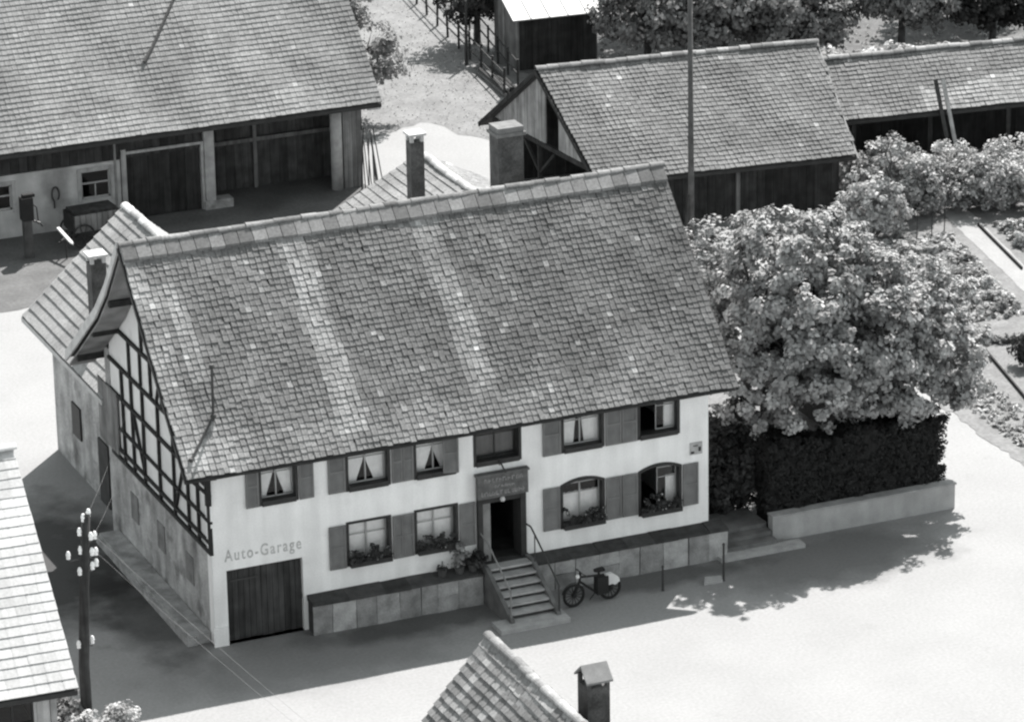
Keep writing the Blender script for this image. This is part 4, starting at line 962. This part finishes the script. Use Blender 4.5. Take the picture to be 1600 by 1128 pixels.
hc = MB(); hc.prism([(.1, .22), (5.45, .22), (5.45, 8.5), (4.9, 8.5), (4.9, 1.1), (.1, 1.1)], 'z', .3, 2.55); hc.build('dark_core', mat('hedge_core', .02, var=.4, scale=9), hd)  # dark core box added inside to make the hedge read solid
mb = MB()
for i in range(14): mb.tube([(.2 + i * .36, .6, 0), (.2 + i * .36, .65, 2.3)], [.03, .012], 5)
mb.build('stem', BARK, hd)
gs = thing('garden_steps', 'broad worn stone steps between inn and hedge wall', 'steps', (15.02, 0, 0))
for i in range(4):
    mb = MB(); mb.box(-.35 if i == 0 else 0, 2.26 if i == 0 else 1.56, -.72 + .36 * i, 1.6 if i == 3 else -.30 + .36 * i, 0 if i == 0 else .12 * i + .001, .12 * (i + 1)); mb.build('step', STEP if i == 0 else mat('dark_step', .13, var=.3, scale=2.5), gs)  # upper steps get a darker colour than the bottom one
for (x, y, h, lab) in ((12.38, -1.73, .74, 'short dark iron post on the pavement right of the bicycle'), (14.18, -1.84, 1.12, 'taller dark iron post before the garden steps')):
    mb = MB(); mb.lathe([(.05, 0), (.035, .05), (.03, h - .06), (.045, h - .04), (.03, h), (.0, h + .02)], (0, 0, 0), 8); o = tag(mb.build('iron_post', IRON), lab, 'post', 'iron posts before the inn'); o.location = (x, y, 0)
mb = MB(); mb.prism([(-.3, -.16), (.25, -.2), (.34, .1), (-.1, .2)], 'z', 0, .09); o = tag(mb.build('kerb_stone', STEP), 'flat pale stone lying beside the taller iron post', 'stone'); o.location = (13.85, -1.75, 0)

# ------------------------------------------------------------------ bicycle
bk = thing('bicycle', 'dark bicycle with white rear guard parked right of the inn stairs', 'bicycle', (10.28, -1.66, 0), R(4))
bwh = wheel_mesh(.30, .042, 14, RUBBER)
for x in (-.56, .56):
    o = link('wheel', bwh, bk); o.location = (x, 0, .34)
mb = MB()
for a, b in (((.56, 0, .34), (.12, 0, .30)), ((.56, 0, .34), (.2, 0, .82)), ((.12, 0, .30), (.22, 0, .88)), ((.12, 0, .30), (-.38, 0, .72)), ((.2, 0, .78), (-.38, 0, .84)), ((-.38, 0, .70), (-.36, 0, .98)), ((-.38, 0, .72), (-.56, .04, .34)), ((-.38, 0, .72), (-.56, -.04, .34))): mb.tube([a, b], .036, 6)
mb.build('frame', RUBBER, bk)
mb = MB(); mb.tube([(-.28, -.27, .95), (-.38, -.2, 1.0), (-.36, 0, 1.0), (-.38, .2, 1.0), (-.28, .27, .95)], .016, 6); mb.build('handlebar', IRON, bk)
mb = MB(); mb.lathe([(.05, -.05), (.06, 0), (.04, .04)], (-.44, 0, .88), 8); mb.build('headlamp', mat('chromed_lamp', .7, rough=.3), bk)
mb = MB(); mb.prism([(.08, -.05), (.22, -.09), (.36, -.1), (.38, .1), (.22, .09), (.08, .05)], 'z', .90, .97); mb.build('saddle', RUBBER, bk)
def guard(cx, a0, a1, m, nm):
    mb = MB(); vs_ = []; fs_ = []; n = 9
    for i in range(n + 1):
        a = a0 + (a1 - a0) * i / n
        for y in (-.035, .035): vs_.append((cx + .37 * math.cos(a), y, .34 + .37 * math.sin(a)))
    for i in range(n): fs_.append((2 * i, 2 * i + 1, 2 * i + 3, 2 * i + 2))
    mb.add(vs_, fs_); mb.build(nm, m, bk, fix=False)
guard(-.56, .6, 2.9, IRON, 'mudguard')
mb = MB(); mb.prism([(.36, .66), (.42, .76), (.60, .78), (.80, .62), (.84, .50), (.70, .42), (.60, .46), (.46, .44)], 'y', -.06, .06); mb.build('skirt_guard', mat('white_cloth_guard', .62, var=.1), bk)
mb = MB(); mb.box(.12, .46, -.12, .12, .24, .74); mb.build('saddle_bag', RUBBER, bk)
mb = MB(); mb.tube([(.15, .05, .3), (.05, .22, .0)], .014, 5); mb.build('kickstand', IRON, bk)

# potted plants by the stairs
for (x, y, z, lab, lobes, n, lf, m) in (
    (6.95, -.27, .93, 'leafy potted shrub on the ledge left of the stairs', [((0, 0, .62), (.34, .25, .42))], 200, .12, LEAF_MID),
    (7.36, -.25, .93, 'dark round potted bush against the portal', [((0, 0, .38), (.30, .24, .32))], 700, .09, LEAF_DARK),
    (6.45, -.25, .95, 'small pale pot with a short plant on the ledge', [((0, 0, .26), (.14, .12, .12))], 90, .07, LEAF_DARK)):
    t = thing('potted_plant', lab, 'plant', (x, y, z - .06))
    mb = MB(); mb.lathe([(.10, 0.0), (.14, .20), (.155, .22), (.145, .235), (.06, .235)], (0, 0, .05), 12); mb.build('pot', mat('clay_pot', .07, var=.2), t)
    mb = MB(); mb.tube([(0, 0, .2), (0.02, 0, .5)], .015, 5); mb.build('stem', BARK, t)
    link('foliage', leaves_mesh('foliage', ellipsoid_clumps(lobes, 16, .11, int(x * 10), .2), n, lf, m, int(x * 10)), t)

# ------------------------------------------------------------------ the big leafy trees beside the inn
tree('broadleaf_tree', 'tall leafy tree next to the inn right gable', (17.7, 2.6, 0), 9.5, [((.4, -.4, 6.5), (2.1, 2.4, 2.4)), ((-.2, -.6, 4.6), (2.0, 2.0, 2.1)), ((1.4, .3, 6.5), (2.3, 2.2, 2.2)), ((.9, -1.7, 4.9), (2.0, 1.4, 2.0))], 42000, .15, LEAF, 101, .24, 820, .24, 'trees beside the inn', .55, 10, zmin=2.3, holes=.42)
tree('broadleaf_tree', 'spreading leafy tree above the right end of the hedge', (21.0, 2.4, 0), 8.5, [((-.1, -.4, 5.3), (2.8, 2.4, 2.2)), ((1.5, -.7, 4.1), (1.8, 2.0, 1.5)), ((-1.0, -1.4, 4.8), (2.2, 1.6, 1.9)), ((.4, 1.2, 5.0), (2.3, 1.9, 1.7)), ((.2, -1.7, 3.8), (2.4, 1.0, 1.2))], 44000, .15, LEAF, 102, .24, 860, .22, 'trees beside the inn', .55, 10, zmin=2.6, holes=.42)
tree('broadleaf_tree', 'lower leafy tree behind the two trees by the inn', (20.2, 9.0, 0), 6.6, [((-.6, 0, 4.7), (2.6, 2.2, 1.7)), ((-1.7, .4, 4.6), (1.8, 1.8, 1.6)), ((1.2, -.3, 3.3), (1.7, 1.8, 1.4))], 26000, .14, LEAF, 103, .26, 440, .18, 'trees beside the inn', .5, 6, zmin=1.6, holes=.25)
shrub('leafy_shrub', 'dark shrub added to fill the shade between inn corner and garden steps', (15.75, 1.9, 0), [((-.1, 0, 1.8), (.8, .8, 1.8)), ((.7, .2, 1.6), (.9, .8, 1.6))], 12000, .12, LEAF_DARK, 104, .26, 130)  # shrubs added to fill the tree shade, darkness put into the leaf colour
shrub('leafy_shrub', 'dark shrub added to fill the shade left of the hedge behind the garden steps', (16.5, 2.2, 0), [((0, 0, 1.8), (.8, .8, 1.7)), ((-.3, .9, 1.6), (1.0, .8, 1.5))], 8000, .12, LEAF_DARK, 105, .26, 130)

# trees at the top edge and by the big barn
k = 0
for (x, y, h, rx, rz_, lab, m, sd) in (
    (33.2, 44.0, 4.4, 2.0, 1.7, 'leafy fruit tree right of the field shed', LEAF_MID, 201), (36.0, 43.0, 4.6, 1.9, 1.7, 'dark leafy fruit tree above the middle of the wooden barn', LEAF_MID, 202),
    (38.6, 41.8, 4.2, 1.8, 1.6, 'dark fruit tree above the right end of the wooden barn', LEAF_MID, 203), (36.2, 48.5, 5.5, 2.6, 2.2, 'tall orchard tree cut off by the top edge, left', LEAF_MID, 204),
    (40.6, 47.0, 5.5, 2.6, 2.2, 'tall orchard tree cut off by the top edge, right', LEAF_MID, 205), (42.8, 41.2, 5.0, 1.9, 1.7, 'orchard tree with bare dark trunk above the long shed', LEAF_MID, 206), (46.4, 40.4, 4.4, 1.8, 1.6, 'dark dense tree in the top right corner, left one', LEAF_DARK, 207), (49.4, 39.6, 4.4, 1.9, 1.6, 'dark dense tree in the top right corner, right one', LEAF_DARK, 208), (47.6, 45.5, 5.2, 2.4, 2.0, 'dark tall tree cut by the top right edge', LEAF_DARK, 209)):
    tree('fruit_tree', lab, (x, y, 0), h, [((0, 0, h * .62), (rx, rx, rz_)), ((rx * .5, -.4, h * .5), (rx * .7, rx * .7, rz_ * .7)), ((-rx * .5, .2, h * .55), (rx * .7, rx * .7, rz_ * .7))], 9000, .19, m, sd, .38, 170, .15, 'orchard trees', .45, 5)
for (x, y, h, r, lab, sd) in ((40.3, 37.2, 1.7, 1.2, 'sunny pale bush behind the long shed roof, left', 211), (42.0, 36.6, 1.6, 1.1, 'sunny pale bush behind the long shed roof, right', 212), (38.0, 38.6, 1.5, 1.0, 'sunny pale bush at the wooden barn ridge end', 213)):
    shrub('pale_bush', lab, (x, y, 0), [((0, 0, h * .6), (r, r, h * .55)), ((r * .6, -.2, h * .5), (r * .7, r * .7, h * .45))], 2600, .2, LEAF_PALE, sd, .32, 60, 'sunny bushes behind the sheds')
tree('fruit_tree', 'pale feathery tree behind the right end of the farm barn', (21.0, 44.3, 0), 5.5, [((0, 0, 3.2), (1.5, 1.9, 1.7)), ((.7, -1.6, 2.4), (1.0, 1.3, 1.2)), ((.4, 2.2, 3.4), (1.6, 1.8, 1.8))], 5200, .17, LEAF_MID, 221, .38, 110, .14, None, .3, 6)
tree('fruit_tree', 'dark leafy branches over the farm barn roof at the top edge', (19.4, 41.5, 0), 7.5, [((-.6, -1.3, 6.9), (.9, .8, .8)), ((0, 1, 6.4), (1.3, 1.5, 1.3))], 2600, .17, LEAF_DARK, 222, .32, 50, .13, None, .3, 4)
tree('fruit_tree', 'dark round tree left of the field shed', (28.8, 50.6, 0), 4.5, [((0, 0, 2.6), (1.7, 1.6, 1.7))], 3800, .2, LEAF_DARK, 223, .42, 70, .14, None, .4, 4)

# garden shrubs
sh = 0
for (x, y, h, r, m, lab) in (
    (31.7, 22.4, 2.3, 1.05, LEAF_PALE, 'sunny round shrub below the wooden barn corner'), (34.0, 24.0, 2.4, 1.0, LEAF, 'round shrub right of the thin garden trunk'),
    (33.7, 26.2, 2.0, 1.3, LEAF, 'shrub against the left end of the long shed'), (36.2, 25.4, 1.8, 1.4, LEAF_PALE, 'pale shrub in front of the long shed, second from left'), (38.7, 24.9, 1.8, 1.4, LEAF_PALE, 'pale shrub in front of the leaning planks'), (41.4, 24.4, 1.8, 1.5, LEAF_PALE, 'pale shrub in the far right of the back row'),
    (36.6, 23.6, 1.9, 1.2, LEAF, 'shrub at the left end of the front row by the path'), (38.6, 22.8, 1.9, 1.2, LEAF_PALE, 'shrub in the middle of the front row at the right edge'), (40.6, 22.0, 1.9, 1.2, LEAF, 'shrub at the right end of the front row')):
    sh += 1
    shrub('garden_shrub', lab, (x, y, 0), [((0, 0, h * .58), (r, r * .9, h * .48)), ((r * .5, -.2, h * .42), (r * .7, r * .6, h * .4)), ((-r * .5, .1, h * .45), (r * .7, r * .7, h * .42))], 6000, .125, m, 300 + sh, .22, 150, 'garden shrubs', shell=.45)
tree('young_tree', 'thin dark garden trunk between two round shrubs', (32.6, 23.0, 0), 3.2, [((0, 0, 2.9), (.6, .6, .5))], 260, .16, LEAF, 330, .25, 14, .08, None, .3, 3)
for i, (x, y) in enumerate(((32.66, 21.17), (33.37, 21.43), (33.99, 21.66))):
    mb = MB(); mb.tube([(0, 0, -.05), (.02, 0, 1.25)], [.022, .014], 6); o = tag(mb.build('garden_stake', WOOD_DARK), ('left', 'middle', 'right')[i] + ' one of three thin stakes in the sunny bed', 'stake', 'thin garden stakes'); o.location = (x, y, 0)
shrub('leafy_shrub', 'dark compact bush in the pale bed at the right edge', (30.3, 9.3, 0), [((0, 0, .55), (.55, .5, .5))], 1500, .12, LEAF_DARK, 341, .2, 30)
veg = {}
for r_, (y, xa, xb, m, s, nm) in enumerate(((20.3, 30.2, 34.0, LEAF_PALE, .30, 'top'), (19.1, 29.8, 33.6, LEAF_MID, .26, 'second'), (17.6, 29.6, 33.3, LEAF_MID, .30, 'third'), (16.4, 29.4, 33.1, LEAF_PALE, .34, 'fourth'), (15.3, 29.4, 33.0, LEAF_PALE, .32, 'fifth'), (14.4, 29.4, 32.8, LEAF_MID, .26, 'sixth'), (11.7, 28.9, 32.8, LEAF_MID, .2, 'lowest'), (21.0, 36.2, 39.6, LEAF_PALE, .32, 'upper outer'), (19.6, 35.8, 39.0, LEAF_PALE, .32, 'lower outer'))):
    me = leaves_mesh('foliage', ellipsoid_clumps([((0, 0, s * .6), (s, s, s * .6))], 10, s * .4, 400 + r_, .3), 260, s * .42, m, 400 + r_)
    n = int((xb - xa) / (s * 1.5))
    for i in range(n):
        o = link('vegetable_plant', me); o.location = (xa + (xb - xa) * i / n + rnd.uniform(-.05, .05), y - .06 * i + rnd.uniform(-.06, .06), 0.02); o.rotation_euler = (0, 0, rnd.uniform(0, 6)); o.scale = (1, 1, rnd.uniform(.7, 1.2))
        tag(o, 'leafy vegetable plant in the %s row of the garden beds' % nm, 'plant', 'vegetables in the %s garden row' % nm)
for (a, b, lab) in (((29.6, 11.0), (28.55, 6.4), 'dark edging board along the pale bed near the lane'), ((35.5, 22.0), (34.55, 17.3), 'dark edging board beside the garden path')):
    mb = MB(); mb.beam((a[0], a[1], .05), (b[0], b[1], .05), .05, .12, side=(1, 0, 0)); tag(mb.build('edging_board', TIMBER), lab, 'edging', 'garden edging boards')

# field fence and stacked poles at the top
ff = thing('field_fence', 'wooden post and rail fence along the meadow at the top', 'fence', (26.9, 43.4, 0))
A = Vector((0, 0, 0)); Bv = Vector((2.2, 15.5, 0))
for i in range(10):
    p = A.lerp(Bv, i / 9); mb = MB(); mb.tube([(p.x, p.y, -.1), (p.x + rnd.uniform(-.05, .05), p.y, 1.15)], .055, 6); mb.build('post', POLE, ff)
for z in (.45, .95):
    for i in range(3):
        p = A.lerp(Bv, i / 3); q = A.lerp(Bv, (i + 1) / 3); mb = MB(); mb.tube([(p.x, p.y, z), (q.x, q.y, z + rnd.uniform(-.06, .06))], .035, 6); mb.build('rail', POLE, ff)
ff2 = thing('field_fence', 'second pole fence just right of the meadow fence', 'fence', (27.9, 44.4, 0))
for i in range(9):
    p = Vector((0, 0, 0)).lerp(Vector((2.2, 13.0, 0)), i / 8); mb = MB(); mb.tube([(p.x, p.y, -.1), (p.x, p.y, 1.1)], .05, 6); mb.build('post', POLE, ff2)
for z in (.5, 1.0):
    mb = MB(); mb.tube([(0, 0, z), (1.1, 6.5, z + .04), (2.2, 13.0, z)], .035, 6); mb.build('rail', POLE, ff2)
mb = MB(); mb.tube([(0, 0, -.1), (.03, 0, 2.6)], [.07, .05], 7); o = tag(mb.build('stake_post', POLE), 'single tall dark stake standing at the meadow fence', 'stake'); o.location = (27.25, 48.0, 0)
lg = thing('pole_stack', 'dark stack of long poles at the near end of the fence', 'poles', (27.35, 45.0, 0), R(84))
for i in range(8):
    mb = MB(); y = (i % 4) * .17 - .25; z = .08 + (i // 4) * .15; mb.tube([(-1.5 + rnd.uniform(-.2, .2), y, z), (1.5 + rnd.uniform(-.2, .2), y + .04, z)], .075, 7); mb.build('pole', POLE if i % 3 else WOOD_MID, lg)

# shrubs by the lower-left pole
for (x, y, h, r, m, lab, sd) in ((-4.15, -4.35, .95, .5, LEAF_PALE, 'sunlit pale bush just right of the lower left pole', 351), (-5.35, -5.2, 1.3, .55, LEAF_PALE, 'sunlit pale bush between the lower left pole and shed', 352), (-5.15, -3.6, 1.15, .45, LEAF_MID, 'grey shaded bush behind the lower left pole', 353)):
    shrub('leafy_shrub', lab, (x, y, 0), [((0, 0, h * .55), (r, r, h * .5))], 1500, .11, m, sd, .2, 40)

# grass: short tufts nobody could count
def tufts(name, label, poly, n, size, m, seed, z=.01):
    g = np.random.default_rng(seed); P = np.array(poly); lo = P.min(0); hi = P.max(0); pts = []
    while len(pts) < n:
        q = lo + (hi - lo) * g.random(2); c = False; j = len(P) - 1
        for i in range(len(P)):
            if (P[i, 1] > q[1]) != (P[j, 1] > q[1]) and q[0] < (P[j, 0] - P[i, 0]) * (q[1] - P[i, 1]) / (P[j, 1] - P[i, 1]) + P[i, 0]: c = not c
            j = i
        if c: pts.append((np.array([q[0], q[1], z + size * .35]), size * .5, np.array([0, 0, .2])))
    o = link(name, leaves_mesh(name, pts, n * 4, size, m, seed, droop=-2.5)); stuff(o); o['label'] = label; o['category'] = 'grass'
tufts('meadow_grass', 'pale dry meadow grass between barn and fence', [(20.5, 41.0), (22.8, 42.0), (25.3, 36.5), (27, 34.5), (28, 46), (30, 62), (18, 62)], 3000, .045, leaf_mat('dry_grass', .34), 500)
tufts('orchard_grass', 'grass under the orchard trees', [(29, 47.5), (33.5, 39), (46, 34), (60, 33), (60, 60), (34, 62)], 4000, .12, leaf_mat('dry_grass', .34), 502)
tufts('bed_greens', 'pale low greenery filling the garden beds left of the path', [(27.5, 13.4), (32.4, 13.4), (34.2, 21.5), (28.5, 22.5)], 2600, .20, leaf_mat('bed_leaf', .36, .25), 504)
tufts('bed_greens', 'pale low greenery filling the garden bed right of the path', [(34.6, 13.0), (40, 12.0), (41.5, 20.5), (36.0, 21.8)], 1700, .20, leaf_mat('bed_leaf', .36, .25), 505)
tufts('verge_grass', 'rough grass along the lane edge of the garden', [(26.4, -2), (27.4, -2), (28.2, 7), (28.6, 10.5), (27.4, 13), (26.6, 7)], 900, .13, leaf_mat('bed_leaf', .36, .25), 506)
